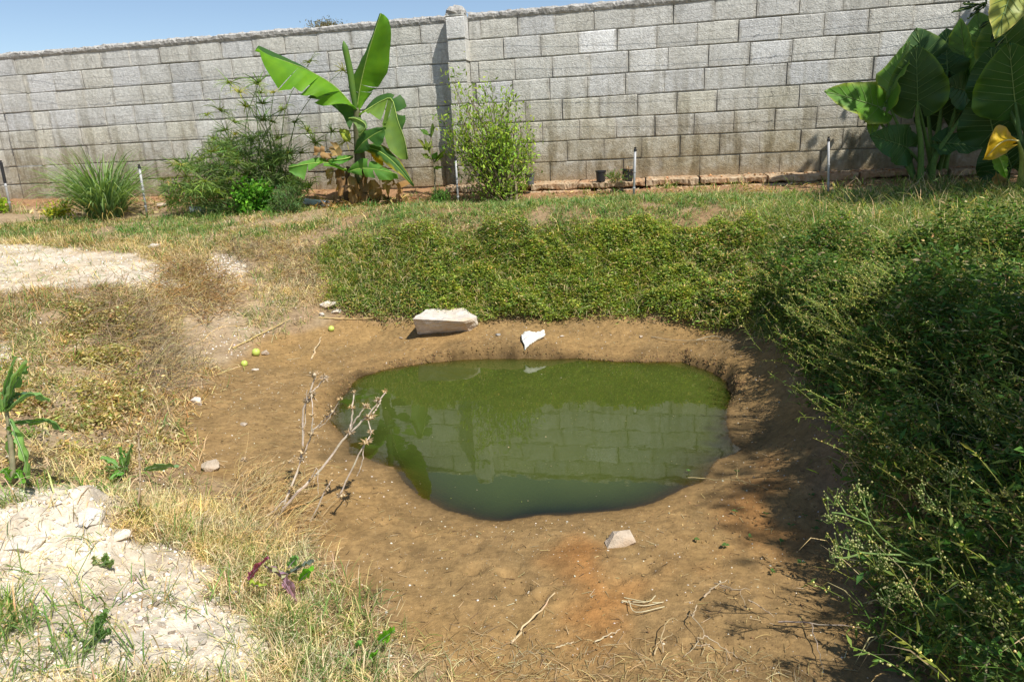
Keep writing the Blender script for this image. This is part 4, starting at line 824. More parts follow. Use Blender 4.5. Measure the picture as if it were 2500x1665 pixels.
leaves(acc, q, rng.normal(0, 1, q.shape)+[0, 0, -.5], rng.normal(0, .4, q.shape)+[0, 0, 1], rng.uniform(.10, .2, len(q)), rng.uniform(.05, .09, len(q)), vary((.06, .12, .03), len(q), .25, .08)); acc.build('crown', LEAF_SOFT, parent=tree)
# far tree whose top shows over the wall
FT = at_y(797, 95, 34.); FT[2] = .84; ft = empty('distant_tree', FT, 'bare looking tree top peeping over the wall far behind', 'tree')
top_ = at_y(797, 70, 34.); hh = top_[2]-FT[2]
v, f = tube([FT, FT+[0, 0, hh*.6], FT+[0, 0, hh]], [.2, .14, .05], 8); world_mesh('trunk', v, BARK, polys=f, col=np.tile((.2, .16, .12), (len(v), 1)), parent=ft)
acc = Acc(); n = 1800; q = top_+rng.normal(0, 1, (n, 3))*[.34, .34, .16]+[0, 0, -.05]; leaves(acc, q, rng.normal(0, 1, (n, 3)), rng.normal(0, 1, (n, 3)), np.full(n, .16), np.full(n, .04), vary((.16, .15, .10), n, .25, .05)); acc.build('crown', LEAF_SOFT, parent=ft)

# ================================================================== ground cover nobody could count
GRASS = mat_foliage('grass_blade', .3, .6, .15); STRAW = mat_foliage('straw', .2, .8, .08)
def scatter(poly, n, jit=.05):
    poly = np.asarray(poly)[:, :2]; lo, hi = poly.min(0)-.05, poly.max(0)+.05; out = []; got = 0
    while got < n:
        p = rng.uniform(lo, hi, (n*2, 2)); q = p+rng.normal(0, jit, p.shape); p = p[in_poly(poly, q[:, 0], q[:, 1])]; out.append(p); got += len(p)
    p = np.concatenate(out)[:n]; return p
def keep(p, prob): return p[rng.random(len(p)) < prob]
def on_ground(p, dz=0): return np.c_[p, height(p[:, 0], p[:, 1])+dz]
GREEN, OLIVE, YELLOW, PALE, DRYC, BROWN = (.10, .20, .04), (.14, .18, .05), (.24, .27, .06), (.20, .26, .09), (.49, .41, .25), (.26, .18, .10)
def pick(n, *opts):
    """colours in given proportions: (weight, rgb)"""
    w = np.array([o[0] for o in opts], float); i = rng.choice(len(opts), n, p=w/w.sum()); return np.array([o[1] for o in opts])[i]
def grass(acc, p, lmin, lmax, w, cols, lean=(.1, .9), bend=(.2, 1.2), segs=2, dz=0):
    n = len(p); blades(acc, on_ground(p, dz), rng.uniform(0, 6.283, n), rng.uniform(*lean, n), rng.uniform(lmin, lmax, n), np.full(n, w)*rng.uniform(.6, 1.3, n), rng.uniform(*bend, n), vary(cols, n, .2, .07), segs=segs)
def tufted(p, n_each, r):
    q = np.repeat(p, n_each, 0); return q+rng.normal(0, r, q.shape)
def weed_mass(acc, p, hfun, L, W, cols, low=.15, sink=.0):
    n = len(p); h = hfun(p[:, 0], p[:, 1]); f = 1-(1-low)*rng.random(n)**1.6; g = on_ground(p)
    g[:, 2] += h*f-sink; d = rng.normal(0, 1, (n, 3)); d[:, 2] = np.abs(d[:, 2])*.5-.1; up = rng.normal(0, .55, (n, 3))+[0, 0, 1]
    leaves(acc, g, d, up, L*rng.uniform(.55, 1.35, n), W*rng.uniform(.6, 1.3, n), vary(cols, n, .24, .09)); return g

# ---- weeds on the far slope
FARW = gpoly([(800, 735), (880, 768), (1000, 772), (1100, 776), (1250, 780), (1400, 770), (1550, 758), (1650, 772), (1800, 795), (1920, 800), (2060, 660), (2060, 600), (1950, 580), (1700, 578), (1500, 585), (1300, 592), (1100, 588), (950, 582), (820, 592), (770, 625), (800, 670), (835, 705)])
def far_h(x, y):
    a = sstep(.34, .66, fbm(x, y, .30, 3, 81)); b = fbm(x, y, .09, 2, 82); mid = sstep(-1.0, -.2, x)
    return (.03+.17*a*(.35+.95*b))*(.5+.5*mid)
acc = Acc(); p = scatter(FARW, 270000, .05); lush = sstep(-1.0, -.1, p[:, 0])*(.35+.65*sstep(.28, .5, fbm(p[:, 0], p[:, 1], .35, 3, 83))); p = keep(p, .30+.7*lush)
yl = sstep(.42, .6, fbm(p[:, 0], p[:, 1], .5, 3, 84)); cols = np.where((rng.random(len(p)) < .25+.5*yl)[:, None], pick(len(p), (5, (.27, .33, .065)), (3, (.20, .28, .055)), (1, (.26, .33, .12))), pick(len(p), (4, (.12, .22, .05)), (3, (.18, .22, .07)), (1, BROWN), (1.6, DRYC)))
weed_mass(acc, p, far_h, .027, .0105, cols)
q = scatter(FARW, 22000); n = len(q); blades(acc, on_ground(q)+np.c_[np.zeros((n, 2)), far_h(q[:, 0], q[:, 1])*.4], rng.uniform(0, 6.283, n), rng.uniform(.2, 1.3, n), rng.uniform(.06, .17, n), np.full(n, .005), rng.uniform(.2, 1.4, n), vary(pick(n, (3, GREEN), (3, OLIVE), (4, DRYC), (2, YELLOW)), n, .2, .07), segs=2)
q = scatter(FARW, 2600); g = on_ground(q); buds(acc, g+np.c_[np.zeros((len(q), 2)), far_h(q[:, 0], q[:, 1])*1.05], rng.uniform(.004, .008, len(q)), vary((.42, .38, .12), len(q), .2, .08))
tag(acc.build('bank_weeds', LEAF_SOFT), 'dense yellow green weeds covering the slope above the far mud flat', 'weeds', kind='stuff')

# ---- grass of the terrace in front of the wall
TERR = gpoly([(-500, 620), (0, 590), (200, 590), (420, 610), (620, 600), (760, 580), (860, 590), (1200, 600), (1500, 590), (1800, 580), (1960, 585), (2060, 580), (2300, 600), (2700, 700), (3000, 640), (2700, 490), (2300, 470), (2000, 470), (1700, 478), (1500, 487), (1300, 495), (1100, 500), (900, 505), (700, 515), (400, 530), (100, 545), (-500, 590)])
acc = Acc(); p = scatter(TERR, 105000, .08); den = sstep(.30, .55, fbm(p[:, 0], p[:, 1], .38, 3, 91)); right = sstep(.2, 2., p[:, 0]); bare = sstep(.56, .68, fbm(p[:, 0], p[:, 1], .3, 3, 95)); p = keep(p, (.18+.82*np.maximum(den, right*.7))[:len(p)]*(1-.85*bare))
gr = sstep(.35, .6, fbm(p[:, 0], p[:, 1], .6, 3, 92)+.25*sstep(-3, 2, p[:, 0])-.10); cols = np.where((rng.random(len(p)) < .2+.65*gr)[:, None], pick(len(p), (4, (.13, .23, .075)), (3, (.18, .23, .08)), (3, (.25, .30, .13))), pick(len(p), (6, DRYC), (2, BROWN), (2, (.22, .24, .10))))
grass(acc, p, .03, .09, .0065, cols, (.15, 1.2), (.2, 1.2))
q = tufted(scatter(TERR, 260), 26, .035); grass(acc, q, .06, .14, .007, pick(len(q), (4, (.10, .21, .06)), (2, GREEN), (1, DRYC)), (.1, .8))
tag(acc.build('terrace_grass', GRASS), 'short patchy green and dry grass on the terrace before the wall', 'grass', kind='stuff')

# ---- dry growth on the left bank
LEFT = gpoly([(-700, 640), (-100, 580), (300, 590), (640, 590), (780, 600), (830, 700), (760, 760), (640, 820), (560, 870), (480, 960), (420, 1030), (400, 1120), (520, 1190), (640, 1290), (740, 1390), (600, 1420), (420, 1330), (250, 1240), (60, 1200), (-200, 1250), (-900, 1000)])
wh = lambda p: np.maximum.reduce([soft(w, p[:, 0], p[:, 1], .05, .14, 11+i) for i, w in enumerate(WHITE)])
acc = Acc(); p = scatter(LEFT, 110000, .08); den = sstep(.30, .52, fbm(p[:, 0], p[:, 1], .42, 3, 101)); p = keep(p, (.12+.88*den)); p = keep(p, 1-.93*wh(p))
gr = sstep(.44, .66, fbm(p[:, 0], p[:, 1], .55, 3, 102)); brn = sstep(.48, .62, fbm(p[:, 0], p[:, 1], .6, 3, 103)); u = rng.random(len(p))
cols = np.where((u < .06+.36*gr)[:, None], pick(len(p), (3, (.15, .19, .06)), (3, PALE), (2, (.10, .19, .05))), np.where((u > 1-.5*brn)[:, None], pick(len(p), (2, BROWN), (2, (.36, .23, .11))), pick(len(p), (5, DRYC), (3, (.52, .43, .25)), (1, (.36, .29, .19)))))
grass(acc, p, .04, .13, .0045, cols, (.5, 1.55), (-.4, 1.2))
q = tufted(scatter(LEFT, 130), 22, .03); q = keep(q, 1-.9*wh(q)); grass(acc, q, .05, .14, .006, pick(len(q), (4, (.13, .22, .06)), (2, GREEN), (2, DRYC)), (.1, 1.))
SIDE = np.array([(-1.35, .2), (-1.5, 1.0), (-1.9, 1.75), (-2.6, 2.7), (-5.8, 3.4), (-5.8, .2)]); q = scatter(SIDE, 16000, .06); q = keep(q, .2+.8*sstep(.32, .55, fbm(q[:, 0], q[:, 1], .42, 3, 161))); grass(acc, q, .04, .13, .0045, pick(len(q), (5, DRYC), (3, (.52, .43, .25)), (2, PALE), (1, BROWN)), (.4, 1.5), (-.4, 1.2))
tag(acc.build('dry_grass', STRAW), 'matted straw coloured dry grass covering the left bank', 'grass', kind='stuff')
# brown dead brush half way up that bank
def patch_stems(acc, poly, n, L, lean, cols, r=.0022, seg=5, dz=.02, az=None, jit=.6):
    p = scatter(poly, n); g = on_ground(p, dz); a = rng.uniform(0, 6.283, n) if az is None else az+rng.normal(0, jit, n); le = rng.uniform(*lean, n); ll = rng.uniform(.5, 1.2, n)*L
    d = np.c_[np.cos(a)*np.sin(le), np.sin(a)*np.sin(le), np.cos(le)]; t = np.linspace(0, 1, seg)[None, :, None]; wig = rng.normal(0, .08, (n, 1, 3))*ll[:, None, None]
    P = g[:, None]+d[:, None]*ll[:, None, None]*t+wig*np.sin(t*math.pi)-np.array([0, 0, 1])*(t**2)*(ll*.25)[:, None, None]
    stems(acc, P, np.full(n, r)*rng.uniform(.6, 1.4, n), np.full(n, r*.4), vary(cols, n, .2, .06)); return P
acc = Acc()
patch_stems(acc, gpoly([(400, 640), (500, 650), (570, 690), (570, 760), (500, 790), (430, 760), (380, 700)]), 1000, .18, (.6, 1.55), pick(1000, (3, (.40, .26, .12)), (2, DRYC), (2, BROWN)))
patch_stems(acc, gpoly([(300, 780), (420, 820), (470, 900), (420, 960), (320, 940), (270, 860)]), 900, .24, (.6, 1.55), pick(900, (3, (.36, .29, .22)), (3, DRYC), (2, (.19, .15, .11))), az=.5, jit=1.6, r=.0016)
patch_stems(acc, gpoly([(540, 590), (760, 600), (800, 680), (700, 700), (560, 650)]), 700, .14, (.8, 1.5), pick(700, (3, (.33, .27, .2)), (2, DRYC), (2, BROWN)))
patch_stems(acc, gpoly([(250, 720), (400, 760), (330, 850), (200, 800)]), 500, .25, (.7, 1.5), pick(500, (3, (.36, .28, .2)), (2, DRYC), (2, BROWN)))
tag(acc.build('dead_brush', STRAW), 'tangled brown dead weed stems on the left bank', 'dead brush', kind='stuff')
# low yellow green creeper
CREEP = gpoly([(180, 760), (300, 740), (340, 820), (330, 960), (390, 1020), (440, 1120), (340, 1130), (200, 1120), (80, 1060), (-150, 1000), (-300, 880), (0, 900), (140, 880)])
acc = Acc(); p = scatter(CREEP, 30000, .06); p = keep(p, .08+.92*sstep(.40, .62, fbm(p[:, 0], p[:, 1], .25, 3, 111)))
weed_mass(acc, p, lambda x, y: .015+.09*sstep(.4, .7, fbm(x, y, .2, 3, 112)), .021, .011, pick(len(p), (5, (.36, .31, .13)), (2, (.24, .27, .08)), (3, DRYC), (1.5, BROWN)))
tag(acc.build('creeper', LEAF_SOFT), 'yellowing small leaved creeper on the left bank', 'creeper', kind='stuff')

# ---- foreground on the left: straw and thin grass between the white lumps
FORE = gpoly([(-300, 1300), (100, 1230), (300, 1250), (420, 1180), (560, 1240), (660, 1300), (760, 1400), (850, 1490), (960, 1580), (1040, 1640), (1060, 1720), (300, 1760), (-300, 1760)])
acc = Acc(); p = scatter(FORE, 52000, .05); w = wh(p); den = sstep(.3, .5, fbm(p[:, 0], p[:, 1], .22, 3, 121)); p = keep(p, (.2+.8*den)*(1-.95*w))
gr = sstep(.42, .62, fbm(p[:, 0], p[:, 1], .25, 3, 122)); cols = np.where((rng.random(len(p)) < .06+.34*gr)[:, None], pick(len(p), (3, (.15, .21, .07)), (2, (.10, .18, .05)), (2, PALE)), pick(len(p), (5, (.58, .50, .32)), (3, (.66, .58, .41)), (1, BROWN)))
grass(acc, p, .025, .10, .0021, cols, (.3, 1.5), (-.3, 1.4), 3)
q = tufted(scatter(FORE, 60), 26, .022); q = keep(q, 1-.8*wh(q)); grass(acc, q, .04, .13, .0034, pick(len(q), (4, (.12, .22, .06)), (2, (.15, .2, .08)), (2, DRYC)), (.05, .9), (.1, 1.), 3)
q = tufted(np.concatenate([scatter(gpoly([(-200, 1480), (200, 1450), (280, 1560), (200, 1720), (-200, 1720)]), 20), scatter(WHITE[1], 12)]), 20, .025); grass(acc, q, .05, .16, .0036, pick(len(q), (5, (.13, .23, .06)), (3, (.20, .25, .10)), (2, DRYC)), (.05, 1.0), (.1, 1.2), 3)
tag(acc.build('foreground_grass', GRASS), 'thin straw and green grass growing between pale lumps in the foreground', 'grass', kind='stuff')
LITTER = gpoly([(840, 1500), (980, 1560), (1200, 1570), (1400, 1600), (1900, 1620), (2100, 1760), (700, 1760)])
acc = Acc(); patch_stems(acc, LITTER, 2000, .06, (1.25, 1.57), pick(2000, (5, DRYC), (3, (.5, .42, .27)), (2, BROWN)), r=.0008, dz=.003)
p2 = scatter(MUD, 2600); patch = p2[rng.random(len(p2)) < .9]; n = len(patch); L = rng.uniform(.01, .035, n); a = rng.uniform(0, 6.283, n); inw = poly_dist(POND, patch[:, 0], patch[:, 1]) < -.12
patch, L, a = patch[inw], L[inw], a[inw]; n = len(patch); g = on_ground(patch, .002); P = g[:, None]+(np.c_[np.cos(a), np.sin(a), rng.normal(.05, .12, n)]*L[:, None])[:, None]*np.linspace(0, 1, 3)[None, :, None]
stems(acc, P, np.full(n, .0011), np.full(n, .0006), vary(pick(n, (3, DRYC), (3, (.14, .10, .07)), (1, (.6, .52, .38))), n, .2, .05))
patch_stems(acc, gpoly([(600, 1150), (720, 1180), (760, 1330), (690, 1420), (560, 1330), (540, 1230)]), 420, .17, (.5, 1.5), pick(420, (5, (.58, .47, .27)), (2, DRYC)), r=.0012, az=.3, jit=1.2)
tag(acc.build('straw_litter', STRAW), 'loose dry straw and broken stems lying on the mud', 'straw', kind='stuff')

# ---- the overgrown right bank
RB = np.array([(1.78, 5.0), (1.64, 4.5), (1.53, 3.9), (1.44, 3.3), (1.39, 2.9), (1.31, 2.5), (1.13, 2.05), (.99, 1.7), (.89, 1.35), (.82, 1.0), (.82, .6), (1.5, .3), (2.6, .5), (3.1, 2.2), (2.9, 3.4), (2.3, 3.9), (2.0, 4.7)])
def rb_h(x, y):
    a = sstep(.32, .66, fbm(x, y, .28, 3, 131)); b = fbm(x, y, .09, 2, 132); near = sstep(3.9, 2.5, y); edge = sstep(-.02, .09, poly_dist(RB, x, y))
    near = np.maximum(near*sstep(3.7, 2.9, y+.25*x-.3), .8*sstep(5.1, 4.7, y)*sstep(.46, .2, poly_dist(RB, x, y)))
    return (.07+(.05+.34*near)*(.22+.78*a)*(.5+.75*b))*(.55+.45*edge)
acc = Acc(); p = scatter(RB, 300000, .03); p = keep(p, .45+.55*sstep(.3, .55, fbm(p[:, 0], p[:, 1], .3, 3, 133))*sstep(4.6, 3.2, p[:, 1])); p = p[np.hypot(p[:, 0], p[:, 1]) > .78]
cols = pick(len(p), (6, (.07, .135, .034)), (4, (.10, .175, .042)), (2, (.14, .20, .05)), (.8, DRYC), (.6, BROWN))
dist = np.hypot(p[:, 0], p[:, 1]); big = np.clip(dist/3.2, .55, 1.1); n = len(p); h = rb_h(p[:, 0], p[:, 1]); f = 1-.9*rng.random(n)**1.5; g = on_ground(p); g[:, 2] += h*f
d = rng.normal(0, 1, (n, 3)); d[:, 2] = np.abs(d[:, 2])*.5-.15
leaves(acc, g, d, rng.normal(0, .6, (n, 3))+[0, 0, 1], .028*big*rng.uniform(.5, 1.3, n), .0105*big*rng.uniform(.6, 1.3, n), vary(cols, n, .26, .09))
q = scatter(RB, 9000); q = q[np.hypot(q[:, 0], q[:, 1]) > .8]; n = len(q); blades(acc, on_ground(q)+np.c_[np.zeros((n, 2)), rb_h(q[:, 0], q[:, 1])*.5], rng.uniform(0, 6.283, n), rng.uniform(.2, 1.2, n), rng.uniform(.08, .24, n), np.full(n, .004), rng.uniform(.2, 1.3, n), vary(pick(n, (4, GREEN), (2, OLIVE), (3, DRYC), (1, YELLOW)), n, .2, .07), segs=3)
q = scatter(RB, 16000); q = q[(np.hypot(q[:, 0], q[:, 1]) > .85) & (q[:, 1] < 2.9)]; n = len(q); g = on_ground(q); g[:, 2] += rb_h(q[:, 0], q[:, 1])*rng.uniform(.5, 1.08, n); leaves(acc, g, rng.normal(0, 1, (n, 3))*[1, 1, .5], rng.normal(0, .5, (n, 3))+[0, 0, 1], rng.uniform(.03, .06, n), rng.uniform(.009, .02, n), vary(pick(n, (3, (.075, .17, .04)), (2, (.11, .22, .05)), (1, OLIVE)), n, .2, .07))
tag(acc.build('undergrowth', LEAF_SOFT), 'dark green tangled undergrowth on the steep right bank', 'weeds', kind='stuff')
# long leaning flower stems above it
def flower_stems(acc, p, L, az, azj, lean, seg=9, r=.0019, nleaf=14, nbud=9, colS=(.25, .29, .08), colL=(.15, .21, .05), colB=(.58, .56, .28), br=.003, lift=.35):
    n = len(p); g = on_ground(p); g[:, 2] += rb_h(p[:, 0], p[:, 1])*lift; a = az+rng.normal(0, azj, n); le = rng.uniform(*lean, n); ll = L*rng.uniform(.55, 1.2, n)
    d = np.c_[np.cos(a)*np.sin(le), np.sin(a)*np.sin(le), np.cos(le)]; t = np.linspace(0, 1, seg)[None, :, None]
    P = g[:, None]+d[:, None]*ll[:, None, None]*t+rng.normal(0, .05, (n, 1, 3))*ll[:, None, None]*np.sin(t*math.pi)-np.array([0, 0, 1])*t**2*(ll*rng.uniform(.05, .3, n))[:, None, None]
    stems(acc, P, np.full(n, r), np.full(n, r*.5), vary(colS, n, .18, .07))
    def pick_on(m, lo):
        u = (lo+(1-lo)*rng.random((n, m)))*(seg-1); i0 = np.clip(u.astype(int), 0, seg-2); fr_ = (u-i0)[..., None]
        return (np.take_along_axis(P, np.repeat(i0[..., None], 3, 2), 1)*(1-fr_)+np.take_along_axis(P, np.repeat(i0[..., None]+1, 3, 2), 1)*fr_).reshape(-1, 3)
    q = pick_on(nleaf, .15); leaves(acc, q, rng.normal(0, 1, q.shape)+np.repeat(d, nleaf, 0)*.5, rng.normal(0, .5, q.shape)+[0, 0, 1], rng.uniform(.012, .034, len(q)), rng.uniform(.004, .009, len(q)), vary(colL, len(q), .25, .1))
    q = pick_on(nbud, .45)+rng.normal(0, .004, (n*nbud, 3)); buds(acc, q, rng.uniform(.6, 1.2, len(q))*br, vary(colB, len(q), .2, .08))
    return P
acc = Acc(); p = scatter(RB, 1500); p = p[(np.hypot(p[:, 0], p[:, 1]) > .85) & (p[:, 1] < 4.3)]
flower_stems(acc, p, .27, 2.75, .7, (.3, 1.05))
p = scatter(np.array([(1.42, 3.2), (1.38, 2.6), (1.26, 2.1), (1.15, 1.7), (1.4, 1.5), (2.0, 2.0), (2.0, 3.2)]), 260); flower_stems(acc, p, .34, 2.7, .4, (.6, 1.15), nbud=10)
tag(acc.build('flower_stems', LEAF_SOFT), 'slender leaning stems with tiny cream buds above the right bank undergrowth', 'weeds', kind='stuff')
# trailing grass on the bank's upper part and on the shaded flat beyond
UP = np.array([(1.5, 4.7), (1.5, 3.9), (1.7, 3.2), (2.1, 2.7), (3.0, 2.4), (3.6, 3.2), (4.4, 4.6), (4.2, 6.1), (2.6, 5.9), (1.9, 5.3)])
acc = Acc(); p = scatter(UP, 62000, .08); p = keep(p, .35+.65*sstep(.28, .5, fbm(p[:, 0], p[:, 1], .35, 3, 141))); cols = pick(len(p), (5, (.13, .21, .06)), (3, (.19, .23, .07)), (2, PALE), (3.2, DRYC))
grass(acc, p, .06, .2, .0055, cols, (.2, 1.3), (.1, 1.3), 3)
q = tufted(scatter(UP, 160), 24, .05); grass(acc, q, .12, .32, .006, pick(len(q), (5, (.10, .19, .06)), (2, OLIVE), (2, DRYC)), (.15, 1.2), (.2, 1.3), 3)
tag(acc.build('rank_grass', GRASS), 'rank green grass on the upper right bank under the elephant ears', 'grass', kind='stuff')

# dead leaves, weeds and crumbs along the foot of the wall
acc = Acc(); n = 5200; s = rng.uniform(-6.6, 6.2, n); of = rng.uniform(.05, 1.05, n)**.9; q = np.array([wp(a, 0, b)[:2] for a, b in zip(s, of)]); q = keep(q, .15+.85*sstep(.4, .6, fbm(q[:, 0], q[:, 1], .3, 3, 151))); n = len(q); g = on_ground(q, .006); onl = (q[:, 0] > -.3)
leaves(acc, g, rng.normal(0, 1, (n, 3))*[1, 1, .25], rng.normal(0, .4, (n, 3))+[0, 0, 1], rng.uniform(.02, .07, n), rng.uniform(.008, .025, n), vary(pick(n, (4, (.34, .22, .11)), (3, DRYC), (2, BROWN), (2, (.13, .085, .05))), n, .25, .06))
q = tufted(np.array([wp(a, 0, b)[:2] for a, b in zip(rng.uniform(-6.6, 6., 150), rng.uniform(.32, 1.0, 150))]), 16, .04); grass(acc, q, .04, .15, .007, pick(len(q), (4, (.13, .23, .06)), (2, OLIVE), (3, DRYC)), (.1, 1.1), (.1, 1.1))
c_ = ground(885, 497); n = 900; q = c_[:2]+rng.normal(0, 1, (n, 2))*[.28, .13]; g = on_ground(q, .01); leaves(acc, g, rng.normal(0, 1, (n, 3))*[1, 1, .5], rng.normal(0, .6, (n, 3))+[0, 0, 1], rng.uniform(.04, .14, n), rng.uniform(.01, .03, n), vary(pick(n, (3, (.30, .19, .10)), (2, (.42, .31, .17)), (3, (.12, .08, .05))), n, .25, .06))
tag(acc.build('leaf_litter', DRYLEAF), 'dead leaves and small weeds strewn along the foot of the wall', 'leaf litter', kind='stuff')
# ================================================================== small things
import bmesh
def rock_mesh(name, pts, seed, sub=3, amp=.006, scale=.05):
    bm = bmesh.new()
    for p in pts: bm.verts.new(p)
    r_ = bmesh.ops.convex_hull(bm, input=bm.verts); junk = [g for g in r_['geom_interior']+r_['geom_unused'] if isinstance(g, bmesh.types.BMVert)]
    if junk: bmesh.ops.delete(bm, geom=list(set(junk)), context='VERTS')
    bmesh.ops.triangulate(bm, faces=bm.faces)
    if sub: bmesh.ops.subdivide_edges(bm, edges=bm.edges, cuts=sub, use_grid_fill=True)
    bm.normal_update()
    co = np.array([v.co for v in bm.verts]); no = np.array([v.normal for v in bm.verts])
    if len(co):
        d = (fbm(co[:, 0]+co[:, 2]*1.7, co[:, 1]-co[:, 2]*.9, scale, 3, seed)-.5)*2*amp
        for v, a, n_ in zip(bm.verts, d, no): v.co += Vector(n_*a)
    me = bpy.data.meshes.new(name); bm.to_mesh(me); bm.free(); return me
def mat_stone(name, a, b, c, scale=18, bump=.7):
    k = NT(name); co = k.objco(); f1 = k.noise(scale, 6, .68, co); f2 = k.noise(scale*.25, 4, .6, co); f3 = k.noise(scale*8, 3, .6, co)
    col = k.mix(k.gray(f1, .3, .7), a, b); col = k.mix(k.gray(f2, .48, .66, 0, .8), col, c); return k.done(k.principled(col, .92, .15, k.bump(k.math('ADD', f1, k.math('MULTIPLY', f3, .4)), bump, .012)).outputs[0])
LIME = mat_stone('pale_stone', (.45, .40, .34), (.68, .62, .54), (.50, .38, .24)); GREY = mat_stone('grey_stone', (.20, .19, .17), (.38, .36, .33), (.26, .22, .16)); TAN = mat_stone('tan_stone', (.34, .275, .20), (.54, .45, .35), (.38, .27, .17)); CHALK = mat_stone('white_chalk', (.52, .46, .38), (.76, .70, .61), (.60, .42, .25))
G = ground(1085, 812)
R0 = [(-.205, -.10, .135), (-.03, -.125, .125), (.15, -.135, .11), (.205, -.10, .115), (.235, -.01, .11), (.15, .14, .135), (.02, .165, .142), (-.13, .16, .14), (-.215, -.04, .11), (-.19, .02, -.02), (.10, .0, -.02), (.19, -.02, -.02), (.245, -.02, .06), (.23, .08, -.02), (-.12, .12, -.02)]
o = obj('rock', rock_mesh('rock', R0, 3, 7, .011, .05), LIME, None, G+[0, .02, -.006]); o.rotation_euler[2] = -.03
tag(o, 'big pale block of rough stone lying on the mud behind the pond', 'rock')
def stone(px, py, size, squash, seed, mat, label, cat='stone', group=None, rot=0, sub=2):
    r = np.random.default_rng(seed); v = norm(r.normal(0, 1, (16, 3)))*r.uniform(.75, 1.1, (16, 1))*np.array([1, .75, squash])*size; g = ground(px, py)
    o = obj('stone', rock_mesh('stone', v, seed, sub, size*.04, size*.4), mat, None, g+[0, 0, size*squash*.45]); o.rotation_euler[2] = rot
    return tag(o, label, cat, group)
stone(1512, 1325, .062, .5, 4, TAN, 'flat tan stone with a dark broken end on the near mud', rot=.4)
stone(1218, 820, .024, .6, 5, GREY, 'small grey stone between the pale rock and the white rag')
stone(1372, 822, .020, .35, 6, CHALK, 'flat white pebble on the mud right of the white rag', 'pebble')
stone(982, 826, .022, .4, 7, TAN, 'small brown stone on the mud in front of the pale rock')
stone(1104, 757, .026, .8, 8, TAN, 'brown stone tucked behind the pale rock at the edge of the weeds')
stone(1146, 762, .022, .5, 9, LIME, 'pale stone tucked behind the pale rock beside a brown one')
stone(802, 747, .085, .35, 10, LIME, 'pale slab of stone at the foot of the left bank')
stone(820, 760, .045, .4, 12, LIME, 'smaller pale stone leaning on the slab at the foot of the left bank')
stone(786, 771, .028, .7, 13, LIME, 'little pale stone beside the end of the bamboo cane')
stone(482, 988, .034, .8, 14, CHALK, 'lone white lump on the mud left of the pond', 'stone')
stone(516, 1148, .042, .85, 15, TAN, 'rounded beige stone at the edge of the straw', 'stone')
stone(593, 1038, .03, .3, 16, TAN, 'flat brown clod on the mud left of the dead stems', 'stone')
stone(622, 903, .028, .25, 18, CHALK, 'flat white chip beside the green fruits', 'stone')
stone(592, 866, .04, .6, 19, TAN, 'crumbly orange clod beside a green fruit', 'clod') if False else None
stone(648, 862, .04, .5, 19, TAN, 'crumbly brown clod touching the upper green fruit', 'clod')
stone(2492, 728, .10, .5, 20, GREY, 'grey stone half in shade on the upper right bank')
stone(1565, 822, .016, .7, 21, TAN, 'tiny tan stone on the far mud above the cut bank', 'pebble')
stone(380, 608, .06, .5, 22, LIME, 'pale stone lying on the dry terrace edge')
stone(395, 505, .07, .5, 23, TAN, 'tan stone beside the striped pipe at the wall foot')
# the near lump of white earth and its pebbles
for i, (x, y, s_, sq, lb) in enumerate([(150, 1225, .075, .6, 'largest tan stained chalky lump on top of the pale earth mound'), (215, 1255, .06, .55, 'rough white lump on the flank of the pale earth mound'), (95, 1262, .055, .5, 'white lump at the weedy foot of the pale earth mound'), (270, 1310, .05, .4, 'flat white lump where the pale mound meets the straw'), (60, 1330, .06, .4, 'broad white lump below the pale earth mound')]):
    r = np.random.default_rng(90+i); g = ground(x, y); v = norm(r.normal(0, 1, (22, 3)))*r.uniform(.7, 1.1, (22, 1))*np.array([1.2, .85, sq])*s_
    o = obj('chalk_lump', rock_mesh('chalk_lump', v, 90+i, 4, s_*.12, s_*.35), CHALK, None, g+[0, 0, -s_*.22]); o.rotation_euler[2] = r.uniform(0, 6); tag(o, lb, 'rock')
pm = [rock_mesh('pebble', norm(np.random.default_rng(40+i).normal(0, 1, (12, 3)))*np.array([1, .8, .55]), 40+i, 1, .05, .5) for i in range(5)]
for m_ in pm[:3]: m_.materials.append(CHALK)
for m_ in pm[3:]: m_.materials.append(TAN)
PB = [(330, 1515), (345, 1525), (375, 1545), (425, 1552), (360, 1520), (395, 1530), (300, 1520), (450, 1500), (480, 1530), (410, 1590), (520, 1455), (530, 1470), (345, 1400), (370, 1410), (330, 1410), (440, 1445), (300, 1480), (260, 1505), (470, 1600), (390, 1640), (280, 1560), (500, 1570), (320, 1600), (350, 1655), (450, 1640), (300, 1450), (405, 1430), (480, 1420), (430, 1480), (380, 1480)]
for i, (x, y) in enumerate(PB):
    r = random.Random(i); g = ground(x+r.uniform(-6, 6), y+r.uniform(-6, 6)); o = bpy.data.objects.new('pebble', pm[i % 5]); COL.objects.link(o); s_ = r.uniform(.008, .018)
    o.location = tuple(g+[0, 0, s_*.25]); o.scale = (s_, s_, s_); o.rotation_euler = (r.uniform(-.3, .3), r.uniform(-.3, .3), r.uniform(0, 6.28)); tag(o, 'small pale pebble on the white stony foreground patch', 'pebble', 'pebbles on the white foreground patch')
acc = Acc()
